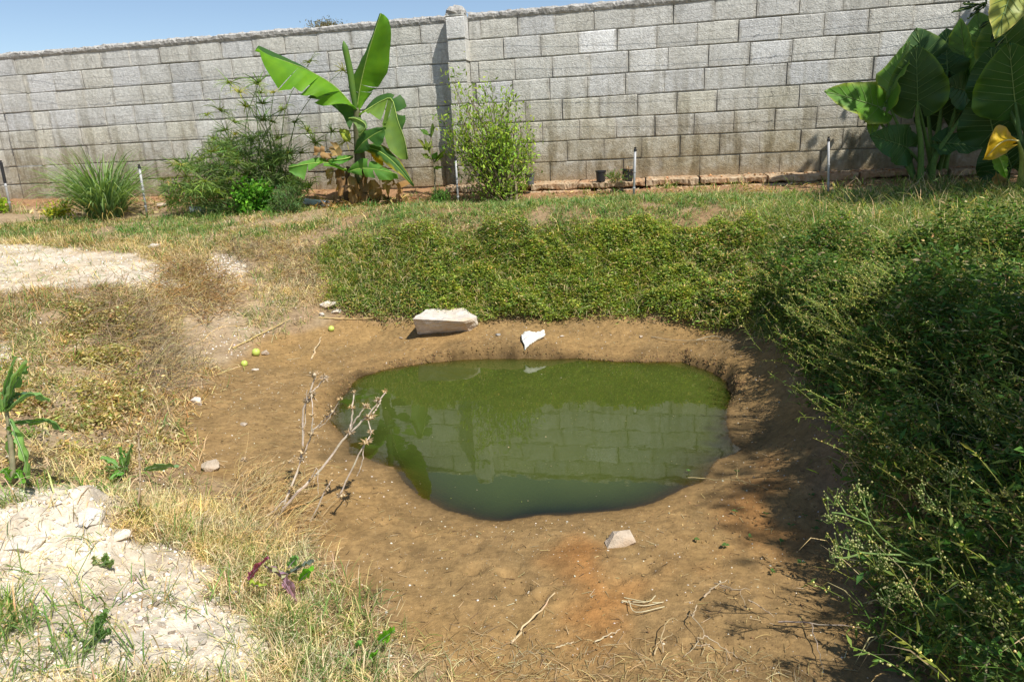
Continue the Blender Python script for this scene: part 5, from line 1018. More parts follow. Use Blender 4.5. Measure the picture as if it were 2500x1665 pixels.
def chips(poly, n, r0, r1, cols):
    p = scatter(poly, n); d = poly_dist(POND, p[:, 0], p[:, 1]) < -.05; p = p[d]; n = len(p); r = rng.uniform(r0, r1, n)*rng.random(n)**.6; g = on_ground(p); V = g[:, None]+OCT_V[None]*r[:, None, None]*rng.uniform(.5, 1.2, (n, 6, 1))*[1, 1, .7]
    acc.add(V.reshape(-1, 3), (OCT_T[None]+(np.arange(n)*6)[:, None, None]).reshape(-1, 3), np.repeat(vary(cols[:1]*0+cols[rng.integers(0, len(cols), n)], n, .15, .04), 6, 0))
WC = np.array([(.72, .67, .58), (.80, .76, .70), (.60, .46, .30), (.5, .42, .33)]); MC = np.array([(.28, .18, .08), (.20, .13, .06), (.25, .16, .07), (.62, .56, .45), (.34, .22, .10), (.27, .17, .07), (.22, .14, .06)])
for i_, w_ in enumerate(WHITE): chips(w_, 250 if i_ == 2 else 1800, .004, .014, WC)
chips(MUD, 17000, .0015, .0075, MC); chips(LEFT, 3500, .004, .014, WC); chips(FORE, 3000, .002, .008, WC)
rim = []
for i_ in range(len(POND)):
    a_, b_ = POND[i_-1], POND[i_]
    if min(a_[1], b_[1]) > 3.15: rim.append(a_+(b_-a_)*rng.random((int(60+900*np.hypot(*(b_-a_))), 1)))
rim = np.concatenate(rim); cen = POND.mean(0); rim = rim+norm(rim-cen)*np.abs(rng.normal(0, .045, (len(rim), 1)))+rng.normal(0, .01, rim.shape)
rim = keep(rim, .25+.75*sstep(.45, .6, fbm(rim[:, 0], rim[:, 1], .12, 2, 78))); n = len(rim); r = rng.uniform(.003, .010, n); g = on_ground(rim, -.003); V = g[:, None]+OCT_V[None]*r[:, None, None]*rng.uniform(.5, 1.2, (n, 6, 1))
acc.add(V.reshape(-1, 3), (OCT_T[None]+(np.arange(n)*6)[:, None, None]).reshape(-1, 3), np.repeat(vary(np.array([(.17, .105, .045), (.12, .08, .04), (.21, .135, .055)])[rng.integers(0, 3, n)], n, .2, .05), 6, 0))
gacc = acc; acc = Acc(); n = 420; q = POND.mean(0)+rng.uniform(-1.2, 1.2, (n, 2)); q = q[poly_dist(POND, q[:, 0], q[:, 1]) > .05]; n = len(q); r = rng.uniform(.0012, .0032, n)*(1+1.2*(rng.random(n) < .06)); V = np.c_[q, np.full(n, .001)][:, None]+OCT_V[None]*r[:, None, None]*rng.uniform(.5, 1.3, (n, 6, 1))*[1, 1, .3]
acc.add(V.reshape(-1, 3), (OCT_T[None]+(np.arange(n)*6)[:, None, None]).reshape(-1, 3), np.repeat(vary(np.array([(.34, .36, .12), (.42, .36, .22), (.20, .24, .06)])[rng.integers(0, 3, n)], n, .2, .05), 6, 0)); tag(acc.build('floating_scum', mat_vcol('scum', .9, .1)), 'tiny specks of scum floating on the pond', 'scum', kind='stuff'); acc = gacc
tag(acc.build('gravel', mat_vcol('gravel', .9, .1)), 'white and brown stone chips scattered over the mud and pale soil', 'gravel', kind='stuff')
# fallen fruits
FR = NT('fruit_skin'); FRUIT = FR.done(FR.principled(FR.mix(FR.gray(FR.noise(30, 3, .5, FR.objco()), .35, .7), (.40, .50, .08), (.55, .62, .16)), .35, .4).outputs[0])
prof = [(0, .0), (.35, .03), (.75, .22), (.98, .6), (1, 1.0), (.93, 1.35), (.7, 1.68), (.38, 1.86), (.12, 1.84), (.0, 1.78)]; V = []; F = []
for i, (rr, z) in enumerate(prof):
    for j in range(14): V.append((rr*math.cos(j*.4488), rr*math.sin(j*.4488), z-1))
F = [(i*14+j, i*14+(j+1) % 14, (i+1)*14+(j+1) % 14, (i+1)*14+j) for i in range(9) for j in range(14)]
fm = raw_mesh('fruit', V, polys=F, smooth=True)
for x, y, rd, lb in ((809, 806, .022, 'green yellow fruit lying alone on the mud near the bamboo cane'), (626, 866, .026, 'pale green fruit beside a crumbly brown clod'), (597, 891, .021, 'yellow green fruit below the pale one near a white chip')):
    g = ground(x, y); o = obj('fruit', fm, FRUIT, None, g+[0, 0, rd*.8]); o.scale = (rd, rd, rd); o.rotation_euler = (random.uniform(-.6, .6), random.uniform(-.6, .6), 0); tag(o, lb, 'fruit')
    v, f = tube([(0, 0, .76), (.05, 0, .95), (.12, .02, 1.08)], [.08, .06, .05], 5); st = obj('stalk', raw_mesh('stalk', v, polys=f, col=np.tile((.2, .15, .07), (len(v), 1))), STALK, o)
# white rag
k = NT('white_cloth'); CLOTH = k.done(k.principled(k.mix(k.gray(k.noise(30, 4, .6, k.objco()), .3, .7), (.62, .60, .52), (.80, .78, .72)), .85, .1, k.bump(k.noise(60, 4, .6, k.objco()), .5, .01)).outputs[0])
c6 = lambda x, y: (650+x*.3316, 480+y*.3316)
def gp(conv, x, y, h=.01): return ground(*conv(x, y))+[0, 0, h]
rag = Acc(); lamina(rag, [gp(c6, 1885, 1085, .02), gp(c6, 1935, 1070, .045), gp(c6, 1990, 1055, .03), gp(c6, 2050, 1035, .02)], [gp(c6, 1878, 1030, .01), gp(c6, 1920, 1032, .03), gp(c6, 1990, 1042, .02), gp(c6, 2048, 1022, .02)], nu=22, nv=7, bulge=.012, wave=.004, seed=3)
lamina(rag, [gp(c6, 1885, 1085, .02), gp(c6, 1935, 1070, .045), gp(c6, 1990, 1055, .03), gp(c6, 2050, 1035, .02)], [gp(c6, 1902, 1142, .004), gp(c6, 1930, 1115, .01), gp(c6, 1995, 1075, .01), gp(c6, 2050, 1050, .012)], nu=22, nv=7, bulge=-.012, wave=.004, seed=4)
o = rag.build('rag', CLOTH, smooth=True); sm = o.modifiers.new('thickness', 'SOLIDIFY'); sm.thickness = .003; tag(o, 'crumpled white rag lying on the far rim of the pond', 'rag')
# sticks, canes and twigs lying about
def stick(pts, rad, col, label, cat='stick', name='stick', lift=.006, n=12, sides=6, wob=.004, seed=0):
    r = np.random.default_rng(seed); P = smooth_path([ground(x, y)+[0, 0, lift+h] for x, y, h in pts], n); P[1:-1] += r.normal(0, wob, (n-2, 3))*[1, 1, .3]
    rr = rad*.72*np.linspace(1, .45, n)*(1+.12*r.normal(0, 1, n)); v, f = tube(P, rr, sides); o = world_mesh(name, v, STALK, polys=f, col=vary(col, len(v), .1, .04)); return tag(o, label, cat)
SK = (.52, .43, .27)
stick([(778, 777, 0), (850, 780, .005), (920, 778, .005), (985, 769, 0)], .007, (.56, .42, .18), 'long straight bamboo cane lying left of the pale rock', 'cane', 'bamboo_cane')
stick([(568, 852, 0), (640, 820, .01), (710, 785, .02)], .008, (.50, .38, .16), 'bamboo cane slanting up the foot of the left bank', 'cane', 'bamboo_cane')
stick([(430, 878, .02), (530, 882, .01)], .008, (.60, .48, .24), 'short straight yellow cane among dry weeds on the left bank', 'cane', 'bamboo_cane')
stick([(760, 876, 0), (785, 828, .008)], .010, (.50, .38, .22), 'short flat brown stick pointing at the green fruit', 'stick')
stick([(702, 879, 0), (733, 871, 0)], .003, SK, 'thin short straw near the flat brown stick', 'straw piece', 'straw_piece')
stick([(1248, 1572, 0), (1290, 1546, .02), (1356, 1487, .05)], .0045, (.56, .42, .25), 'bent bare stick propped above the near mud', 'stick')
stick([(1452, 1583, 0), (1514, 1547, .004)], .003, SK, 'straight pale stick on the near mud below a straw bundle', 'stick')
stick([(1357, 1588, 0), (1401, 1575, .0)], .003, SK, 'short pale stick lying right of the propped bent stick', 'stick')
for i, pts in enumerate([[(1518, 1470, 0), (1560, 1472, .006), (1612, 1478, 0)], [(1520, 1471, .003), (1570, 1482, .006), (1620, 1477, 0)], [(1530, 1470, .0), (1552, 1503, .004), (1620, 1488, 0)]]):
    pass
bnd = empty('straw_bundle', ground(1560, 1475), 'small bundle of pale straw stalks on the orange mud', 'straw')
for i, pts in enumerate([[(1518, 1470), (1560, 1472), (1612, 1478)], [(1520, 1473), (1570, 1484), (1620, 1478)], [(1535, 1472), (1552, 1503), (1622, 1490)], [(1524, 1468), (1580, 1480), (1600, 1470)]]):
    P = smooth_path([ground(x, y)+[0, 0, .006+.003*i] for x, y in pts], 9); v, f = tube(P, .0014, 5); world_mesh('stalk', v, STALK, polys=f, col=vary((.60, .52, .32), len(v), .1, .03), parent=bnd)
def branch_thing(name, label, cat, lines, col, base=None):
    root = empty(name, ground(*(base or lines[0][0][0][:2])), label, cat)
    for i, (pts, rad) in enumerate(lines):
        r = np.random.default_rng(i); P = smooth_path([ground(x, y)+[0, 0, .006+h] for x, y, h in pts], 10); P[1:-1] += r.normal(0, .003, (8, 3)); v, f = tube(P, np.linspace(rad*.7, rad*.25, 10), 5); world_mesh('twig', v, STALK, polys=f, col=vary(col, len(v), .12, .04), parent=root)
c6b = lambda x, y: (1250+x*.29724, 1200+y*.29724)
def L6(*p): return [(*c6b(x, y), h) for x, y, h in p]
branch_thing('fallen_branch', 'forked dry branch lying across the near mud', 'branch', [(L6((1515, 1010, .02), (1497, 1110, .03), (1575, 1270, .02)), .003), (L6((1575, 1270, .02), (1700, 1310, .02), (1850, 1390, .01)), .0028), (L6((1575, 1270, .02), (1510, 1310, .01), (1410, 1370, 0)), .0025), (L6((1510, 1305, .01), (1600, 1325, .02), (1660, 1340, .01)), .002), (L6((1497, 1110, .03), (1430, 1090, .02)), .002)], (.46, .37, .24))
branch_thing('fallen_branch', 'curved dry twig with a short fork left of the forked branch', 'branch', [(L6((1170, 1360, 0), (1200, 1290, .01), (1320, 1230, .02)), .0028), (L6((1242, 1340, 0), (1235, 1250, .02), (1280, 1140, .03), (1360, 1105, .01)), .0028)], (.44, .33, .18))
branch_thing('fallen_branch', 'broken dry branch at the edge of the weed shadow', 'branch', [(L6((1575, 915, .01), (1640, 870, .02), (1760, 830, .03)), .004), (L6((1660, 795, .01), (1800, 870, .02), (1950, 900, .02)), .003), (L6((1940, 960, .02), (2050, 1010, .02), (2150, 1060, .01)), .003), (L6((1700, 800, 0), (1860, 900, .02), (1910, 1000, .01)), .002)], (.42, .33, .22))
branch_thing('fallen_branch', 'long grey branch lying in the shade under the right bank', 'branch', [([(1900, 1525, .01), (1990, 1540, .02), (2110, 1560, .02)], .004), ([(1980, 1540, .02), (1995, 1590, .01), (2010, 1640, 0)], .0025)], (.30, .24, .18))
branch_thing('fallen_branch', 'thin dead branch with leaves lying on the far mud', 'branch', [([(1590, 822, .0), (1640, 835, .01), (1700, 838, .01), (1790, 834, 0)], .0035), ([(1700, 838, .01), (1750, 826, .01), (1785, 838, 0)], .005)], (.42, .34, .22))
branch_thing('runner', 'pale runner stem with round leaves creeping to the water edge', 'runner', [([(1680, 1184, .01), (1740, 1180, .015), (1805, 1184, .01)], .003), ([(1805, 1184, .01), (1855, 1193, .005)], .0025), ([(1803, 1184, .01), (1798, 1160, .03)], .002)], (.48, .38, .18))
acc = Acc(); SD = [(1798, 1158), (1680, 1178), (1795, 1255), (1830, 1320), (1870, 1260), (1980, 1215), (1955, 1385), (1885, 1405), (2010, 1330), (1930, 1290), (1905, 1330), (2040, 1235), (1965, 1265), (1990, 1300), (2000, 1280), (1700, 1325), (1770, 1340)]
for i, (x, y) in enumerate(SD):
    g = ground(x, y); t_ = empty('seedling', g, 'tiny round leaved green seedling on the mud by the right bank', 'seedling', 'seedlings on the mud by the right bank'); a2 = Acc(); n = 4; az = rng.uniform(0, 6.28, n); d = np.c_[np.cos(az), np.sin(az), np.full(n, .3)]
    leaves(a2, np.tile(g+[0, 0, .012], (n, 1)), d, np.tile([0, 0, 1.], (n, 1)), rng.uniform(.009, .018, n), rng.uniform(.009, .015, n), vary((.08, .17, .05), n, .15, .05)); a2.build('leaves', LEAF_SOFT, parent=t_)
    v, f = tube([g, g+[0, 0, .013]], .0012, 4); world_mesh('stem', v, STALK, polys=f, col=np.tile((.2, .25, .08), (len(v), 1)), parent=t_)

# ---- the tall dead weed that leans over the pond edge
c3 = lambda x, y: (550+x*.3507, 850+y*.3507)
D0 = ground(*c3(370, 1170)); DY = D0[1]
dead = empty('dead_weed', D0, 'tall bleached dead weed with whorled seed heads leaning over the pond edge', 'dead weed')
DB = [([(360, 1175, 0), (520, 985, .0), (650, 862, .02), (780, 690, .03), (862, 590, .04)], .0055), ([(862, 590, .04), (880, 490, .05), (888, 410, .05), (896, 305, .06)], .0036), ([(862, 590, .04), (905, 500, .03), (980, 405, .02)], .0034), ([(880, 580, .04), (985, 475, .05), (1060, 385, .06), (1118, 300, .07)], .0036), ([(1000, 490, .05), (1050, 430, .05), (1085, 360, .06)], .0028),
 ([(390, 1140, 0), (450, 985, .05), (520, 800, .08), (542, 660, .09), (540, 470, .1), (570, 350, .1), (600, 280, .1), (628, 195, .1)], .0045), ([(600, 310, .1), (650, 260, .1), (695, 205, .1)], .003), ([(530, 770, .08), (555, 500, .12), (570, 290, .12)], .0022), ([(545, 740, .08), (598, 590, .06), (605, 450, .06), (602, 330, .08)], .003), ([(598, 590, .06), (670, 520, .05), (745, 445, .04)], .003), ([(650, 560, .05), (720, 490, .03), (800, 350, .02)], .0018),
 ([(330, 1300, .0), (500, 1262, -.02), (600, 1190, -.03), (690, 1000, -.03), (732, 925, -.03)], .0036), ([(785, 1040, -.02), (880, 850, -.01), (970, 670, .0), (1012, 585, .02), (995, 505, .03)], .0032), ([(970, 670, 0), (945, 820, .0), (915, 890, .0)], .002), ([(600, 900, 0), (640, 840, 0), (648, 1010, -.01)], .0016), ([(200, 1230, 0), (300, 1160, 0), (420, 1060, 0)], .006), ([(160, 1290, 0), (290, 1220, 0), (380, 1170, 0)], .006), ([(600, 1200, -.03), (598, 1420, -.03)], .0016)]
for i, (pts, rad) in enumerate(DB):
    P = smooth_path([at_y(*c3(x, y), DY+d) for x, y, d in pts], 14); r = np.random.default_rng(i+5); P[1:-1] += r.normal(0, .0015, (12, 3)); v, f = tube(P, np.linspace(rad, rad*.65, 14), 6); world_mesh('stem', v, STALK, polys=f, col=vary((.56, .47, .37), len(v), .12, .04), parent=dead)
def whorl_mesh(seed):
    r = np.random.default_rng(seed); a = Acc(); n = 22; d = norm(r.normal(0, 1, (n, 3))*[1, 1, .6]+[0, 0, .3]); leaves(a, np.zeros((n, 3)), d, r.normal(0, 1, (n, 3)), r.uniform(.012, .022, n), r.uniform(.003, .006, n), np.array([(.42, .32, .22)])*r.uniform(.6, 1.3, (n, 1))); buds(a, r.normal(0, .004, (5, 3)), r.uniform(.003, .006, 5), np.array([(.5, .42, .32)])*r.uniform(.7, 1.2, (5, 1)))
    v, t, c = a.get(); me = raw_mesh('seed_head', v, tris=t, col=c); me.materials.append(STRAW); return me
WM = [whorl_mesh(i) for i in range(4)]
for i, (x, y, d, s_) in enumerate([(862, 590, .04, 1.2), (880, 412, .05, .9), (896, 305, .06, .6), (980, 405, .02, 1.1), (1010, 485, .05, 1.5), (1062, 365, .06, 1.1), (1115, 300, .07, .7), (600, 600, .06, 1.3), (565, 370, .1, 1.2), (605, 330, .1, 1.5), (612, 190, .1, 1.4), (692, 205, .1, 1.2), (745, 450, .04, 1.3), (690, 485, .05, .9), (550, 715, .08, 1.2), (528, 770, .08, 1.1), (985, 655, 0, 1.4), (1010, 585, .02, .8), (795, 1030, -.02, 1.1), (610, 470, .06, 1.), (540, 555, .1, .7), (800, 355, .02, .7), (730, 400, .03, .7), (460, 975, .04, .9), (705, 990, -.03, .7), (745, 880, 0, .6), (600, 905, .0, .8), (455, 790, 0, .9), (560, 1000, 0, .7), (130, 780, 0, .9)]):
    o = bpy.data.objects.new('seed_head', WM[i % 4]); COL.objects.link(o); o.parent = dead; o.location = tuple(at_y(*c3(x, y), DY+d)-D0); o.scale = (s_*1.1,)*3; o.rotation_euler = (random.uniform(-.5, .5), random.uniform(-.5, .5), random.uniform(0, 6.28))
# other leafy plants in the left foreground
c0 = lambda x, y: (x*.2972, 850+y*.2972)
T0 = ground(33, 1180); TY = T0[1]
tp = empty('broadleaf_weed', T0, 'tall grey green weed with long drooping leaves behind the white lump', 'weed')
stalk(tp, 'stem', c0, TY, [(110, 1110, 0), (95, 850, 0), (65, 600, 0), (50, 480, 0)], [.010, .009, .007, .005], (.30, .27, .16), 12, 7)
for i, (m_, w, c) in enumerate([([(45, 520, 0), (60, 300, -.02), (140, 70, -.05)], 34, (.11, .21, .07)), ([(40, 510, 0), (110, 270, -.06), (232, 110, -.12)], 40, (.14, .24, .09)), ([(55, 500, 0), (150, 260, .02), (245, 150, .02)], 34, (.09, .18, .06)), ([(50, 520, 0), (190, 410, -.08), (300, 385, -.12), (402, 440, -.14)], 50, (.12, .22, .09)), ([(60, 520, 0), (130, 400, .03), (270, 370, .05)], 26, (.05, .10, .06)),
   ([(80, 580, 0), (140, 720, -.08), (205, 900, -.12), (232, 1070, -.12)], 74, (.13, .25, .09)), ([(75, 620, 0), (250, 610, -.02), (400, 600, -.04), (520, 690, -.06)], 40, (.09, .17, .05)), ([(70, 640, 0), (85, 800, .03), (105, 980, .04)], 46, (.10, .19, .05)), ([(30, 520, 0), (-40, 350, 0), (-100, 280, 0)], 40, (.11, .2, .07)), ([(20, 520, 0), (-20, 300, .03), (10, 150, .03)], 34, (.1, .19, .06)), ([(100, 1080, 0), (140, 1020, -.05), (190, 1110, -.08)], 70, (.10, .26, .04)), ([(100, 1090, 0), (40, 1000, -.03), (10, 1020, -.05)], 50, (.13, .3, .05))]):
    A = np.array([(x, y) for x, y, d in m_], float); t = np.gradient(A, axis=0); nrm_ = np.c_[-t[:, 1], t[:, 0]]/np.linalg.norm(t, axis=1)[:, None]; pr = np.interp(np.linspace(0, 1, len(A)), [0, .5, .8, 1], [.25, 1, .75, .02])[:, None]*w*.5
    lf = [(x, y, d_[2]+.01) for (x, y), d_ in zip(A+nrm_*pr, m_)]; rt = [(x, y, d_[2]-.02) for (x, y), d_ in zip(A-nrm_*pr, m_)]
    big_leaf(tp, 'leaf', c0, TY, m_, lf, rt, col=tuple(x*1.75 for x in c), ribw=.0025, ribcol=(.26, .34, .16), nu=14, nv=4, bulge=.006, wave=.001, seed=i)
def rosette(px, py, name, label, cat, lv, conv, colrib=(.3, .36, .2), lift=.02):
    g = ground(px, py); root = empty(name, g, label, cat)
    for i, (m_, w, c) in enumerate(lv):
        A = np.array([(x, y) for x, y, d in m_], float); t = np.gradient(A, axis=0); nrm_ = np.c_[-t[:, 1], t[:, 0]]/np.linalg.norm(t, axis=1)[:, None]; pr = np.interp(np.linspace(0, 1, len(A)), [0, .5, .8, 1], [.3, 1, .75, .02])[:, None]*w*.5
        big_leaf(root, 'leaf', conv, g[1]-lift, m_, [(x, y, d_[2]+.008) for (x, y), d_ in zip(A+nrm_*pr, m_)], [(x, y, d_[2]-.015) for (x, y), d_ in zip(A-nrm_*pr, m_)], col=tuple(min(.6, x*1.7) for x in c), ribw=.0018, ribcol=colrib, nu=12, nv=4, bulge=.005, wave=.001, seed=i+px)
    return root
rosette(305, 1160, 'rosette_weed', 'grey green rosette weed with one long leaf lying to the mud', 'weed', [([(1030, 1000, 0), (1050, 900, -.01), (1095, 790, -.03)], 44, (.15, .24, .10)), ([(1020, 990, 0), (1000, 900, 0), (985, 810, 0)], 26, (.09, .2, .05)), ([(1180, 1000, -.02), (1300, 975, -.06), (1470, 970, -.1)], 48, (.13, .21, .11)), ([(1010, 1000, 0), (940, 940, .0), (830, 890, 0)], 28, (.10, .22, .06)), ([(1000, 1010, 0), (930, 980, -.03), (860, 975, -.05)], 26, (.17, .24, .14)), ([(1020, 1010, 0), (960, 1030, -.05), (900, 1070, -.08)], 44, (.10, .26, .06)), ([(1035, 1000, 0), (1060, 930, .01), (1020, 840, .02)], 22, (.08, .18, .05))], c0)
c4 = lambda x, y: (600+x*.2972, 1200+y*.2972)
rosette(672, 1425, 'purple_plant', 'purple leaved spiderwort plant in the straw of the left foreground', 'plant', [([(20, 720, 0), (90, 630, -.01), (190, 545, -.03)], 46, (.22, .055, .14)), ([(200, 620, 0), (290, 690, -.03), (350, 780, -.05), (405, 910, -.06)], 84, (.27, .16, .27)), ([(160, 600, 0), (230, 650, -.02), (330, 690, -.03)], 30, (.25, .26, .16)), ([(440, 740, 0), (480, 690, -.02), (560, 620, -.04)], 60, (.12, .34, .03)), ([(330, 680, 0), (430, 630, 0), (560, 570, 0)], 26, (.10, .13, .12)), ([(20, 740, 0), (80, 760, -.02), (170, 770, -.03)], 34, (.24, .32, .06)), ([(350, 620, 0), (390, 570, 0), (430, 530, 0)], 60, (.15, .28, .08))], c4, (.3, .2, .25), .10)
rosette(935, 1590, 'green_sprout', 'bright green broad leaved sprout in the straw near the mud edge', 'sprout', [([(1090, 1230, 0), (1150, 1180, -.01), (1225, 1130, -.02)], 60, (.13, .34, .03)), ([(1000, 1400, 0), (1040, 1360, -.01), (1090, 1315, -.02)], 60, (.13, .36, .03)), ([(880, 1420, 0), (910, 1410, -.01), (955, 1440, -.02)], 44, (.15, .34, .06)), ([(720, 1400, 0), (755, 1390, -.01), (790, 1420, -.02)], 50, (.14, .32, .06)), ([(900, 1270, 0), (930, 1250, -.01), (960, 1235, -.02)], 40, (.14, .32, .06))], c4)
c1b = lambda x, y: (x*.3285, 1150+y*.3285)
rosette(240, 1560, 'herb', 'dark green upright herb on the white foreground patch', 'herb', [([(740, 1230, 0), (750, 1130, 0), (800, 1020, 0)], 60, (.09, .17, .06)), ([(740, 1240, 0), (710, 1170, 0), (730, 1090, 0)], 50, (.12, .2, .09)), ([(720, 1270, 0), (660, 1260, -.02), (610, 1240, -.03)], 40, (.12, .18, .09)), ([(735, 1250, 0), (790, 1200, -.01), (830, 1180, -.02)], 44, (.07, .14, .05)), ([(710, 1290, 0), (680, 1320, -.03), (620, 1310, -.04)], 44, (.13, .19, .10))], c1b)
rosette(265, 1375, 'herb', 'small grey green herb above the upright one on the white patch', 'herb', [([(770, 700, 0), (790, 650, 0), (800, 610, 0)], 50, (.11, .18, .08)), ([(770, 700, 0), (830, 680, -.01), (850, 665, -.02)], 40, (.10, .16, .07)), ([(760, 700, 0), (720, 660, 0), (700, 625, 0)], 40, (.14, .19, .12))], c1b)
# dry seed stalk
K0 = ground(330, 1275); ss_ = empty('seed_stalk', K0, 'upright dry seed stalk with brown whorls in front of the grey green rosette', 'seed stalk')
stalk(ss_, 'stem', c0, K0[1], [(1110, 1380, 0), (1150, 1150, 0), (1145, 900, 0), (1135, 690, 0)], [.0035, .003, .0025], (.48, .36, .24), 12, 5)
for i, (x, y) in enumerate([(1135, 690), (1140, 720), (1148, 830), (1150, 910), (1135, 990), (1140, 1080)]):
    o = bpy.data.objects.new('seed_head', WM[i % 4]); COL.objects.link(o); o.parent = ss_; o.location = tuple(at_y(*c0(x, y), K0[1])-K0); o.scale = (.8,)*3

# ---- pipes, pots and wire by the wall
GALV = mat_plain('grey_pipe', (.42, .42, .42), .45, .4, .2, 60, .1); BLACK = mat_plain('black_plastic', (.025, .025, .027), .45, .4, .3, 40, .1); DARKP = mat_plain('grey_plastic', (.11, .115, .12), .5, .4, .3, 30, .1)
def pipe(tx, ty, bx, by, rad, label, dark=0.):
    g = ground(bx, by); t_ = at_y(tx, ty, g[1]); root = empty('sprinkler_pipe', g, label, 'pipe', 'sprinkler pipes along the wall')
    rad = rad*.72; d = t_-g; v, f = tube([g-d*.05, g+d*.5, g+d*(.93-dark)], rad, 10); world_mesh('riser', v, GALV, polys=f, parent=root, smooth=True)
    v, f = tube([g+d*(.925-dark), g+d*.96, g+d*.97], [rad*1.35, rad*1.3, rad*.8], 10); world_mesh('coupling', v, BLACK, polys=f, parent=root)
    v, f = tube([g+d*.965, g+d*1.0], [rad*.7, rad*1.1], 8); world_mesh('nozzle', v, BLACK, polys=f, parent=root)
    for q in (.2, .52):
        v, f = tube([g+d*(q-.012), g+d*(q+.012)], rad*1.3, 10); world_mesh('collar', v, GALV, polys=f, parent=root)
pipe(1, 392, 28, 520, .017, 'grey sprinkler pipe with a black upper half leaning at the wall end', .35)
pipe(339, 402, 359, 526, .017, 'mottled grey sprinkler pipe beside the lemongrass'); pipe(1112, 382, 1119, 500, .013, 'thin grey sprinkler pipe between the sapling and the shrub')
pipe(1551, 360, 1547, 486, .015, 'grey sprinkler pipe standing in front of the dark pot'); pipe(2023, 334, 2022, 474, .014, 'thin grey sprinkler pipe in the shadow of the elephant ears')
def pot(px, py, r0, r1, h, mat, label, tilt=(0, 0)):
    g = at_z(px, py, WALL_Z+.012); root = empty('plant_pot', g, label, 'pot', 'nursery pots on the wall ledge'); root.rotation_euler = (*tilt, 0)
    pr = [(r0*.2, 0), (r0, 0), (r1*.97, h*.86), (r1*1.07, h*.87), (r1*1.07, h), (r1*.95, h), (r0*.93, .012)]; V = [(a*math.cos(j*.3927), a*math.sin(j*.3927), z) for a, z in pr for j in range(16)]
    F = [(i*16+j, i*16+(j+1) % 16, (i+1)*16+(j+1) % 16, (i+1)*16+j) for i in range(len(pr)-1) for j in range(16)]+[tuple(range(96, 112))]
    obj('shell', raw_mesh('shell', V, polys=F, smooth=False), mat, root); V = [(r1*.9*math.cos(j*.5236), r1*.9*math.sin(j*.5236), h*.72+random.uniform(-.005, .005)) for j in range(12)]+[(0, 0, h*.78)]
    obj('soil', raw_mesh('soil', V, polys=[(j, (j+1) % 12, 12) for j in range(12)]), EARTHY, root); return root, g
EARTHY = mat_plain('pot_soil', (.2, .12, .07), .95, .1, .4, 60, .6)
pot(1294, 451, .042, .050, .115, DARKP, 'small grey plant pot standing alone beside the shrub')
pot(1467, 443, .046, .054, .11, BLACK, 'black plant pot to the left of a dry weed tuft on the ledge')
rt, g = pot(1531, 443, .052, .062, .12, BLACK, 'black plant pot with a dry stalk directly behind the grey pipe', (0, .12))
a2 = Acc(); n = 40; blades(a2, np.tile([0, 0, .09], (n, 1))+rng.normal(0, .015, (n, 3))*[1, 1, 0], rng.uniform(0, 6.28, n), rng.uniform(.2, 1.2, n), rng.uniform(.05, .12, n), np.full(n, .006), rng.uniform(.2, 1.2, n), vary((.36, .24, .16), n, .2, .05)); v, t, c = a2.get(); obj('dry_plant', raw_mesh('dry_plant', v, tris=t, col=c), STRAW, rt)
g = at_z(1500, 446, WALL_Z+.01); t_ = empty('ledge_weed', g, 'small green weed tuft on the ledge between two black pots', 'weed')
twig_bush(t_, g, g+rng.normal(0, 1, (26, 3))*[.07, .04, .03]+[0, 0, .07], 12, .04, .01, (.10, .17, .05), r0=.002, spread=.015, alt=(.3, .25, .12), altp=.3)
acc = Acc(); n = 260; s = rng.uniform(-.6, 5.2, n); r = rng.uniform(.006, .03, n)*rng.random(n); P = np.array([wp(a, WALL_Z+.012+b*.3, c_) for a, b, c_ in zip(s, r, rng.uniform(.02, .28, n))]); V = P[:, None]+OCT_V[None]*r[:, None, None]*rng.uniform(.5, 1.2, (n, 6, 1))*[1, 1, .7]
acc.add(V.reshape(-1, 3), (OCT_T[None]+(np.arange(n)*6)[:, None, None]).reshape(-1, 3), np.repeat(vary((.42, .23, .11), n, .2, .06), 6, 0)); tag(acc.build('rubble', mat_vcol('clods', .95, .05)), 'crumbs of red earth lying on the wall ledge', 'rubble', kind='stuff')
WHITEP = mat_plain('white_pipe', (.62, .66, .72), .4, .4, .08, 12, .02)
for pts, lb in (([(465, 521), (560, 510)], 'white drain pipe lying on the ground in front of the sedge'), ([(748, 500), (800, 504)], 'short white drain pipe lying between the sedge and the banana plant')):
    a, b = ground(*pts[0])+[0, 0, .03], ground(*pts[1])+[0, 0, .03]; v, f = tube([a, (a+b)/2, b], .035, 12, False); root = empty('drain_pipe', a, lb, 'pipe'); world_mesh('barrel', v, WHITEP, polys=f, smooth=True, parent=root)
    v, f = tube([a, a+(b-a)*.08], .041, 12); world_mesh('socket', v, WHITEP, polys=f, parent=root)
WIRE = mat_plain('rusty_wire', (.26, .24, .22), .6, .3, .3, 90, .1)
names = ['topmost', 'second', 'third', 'lowest']
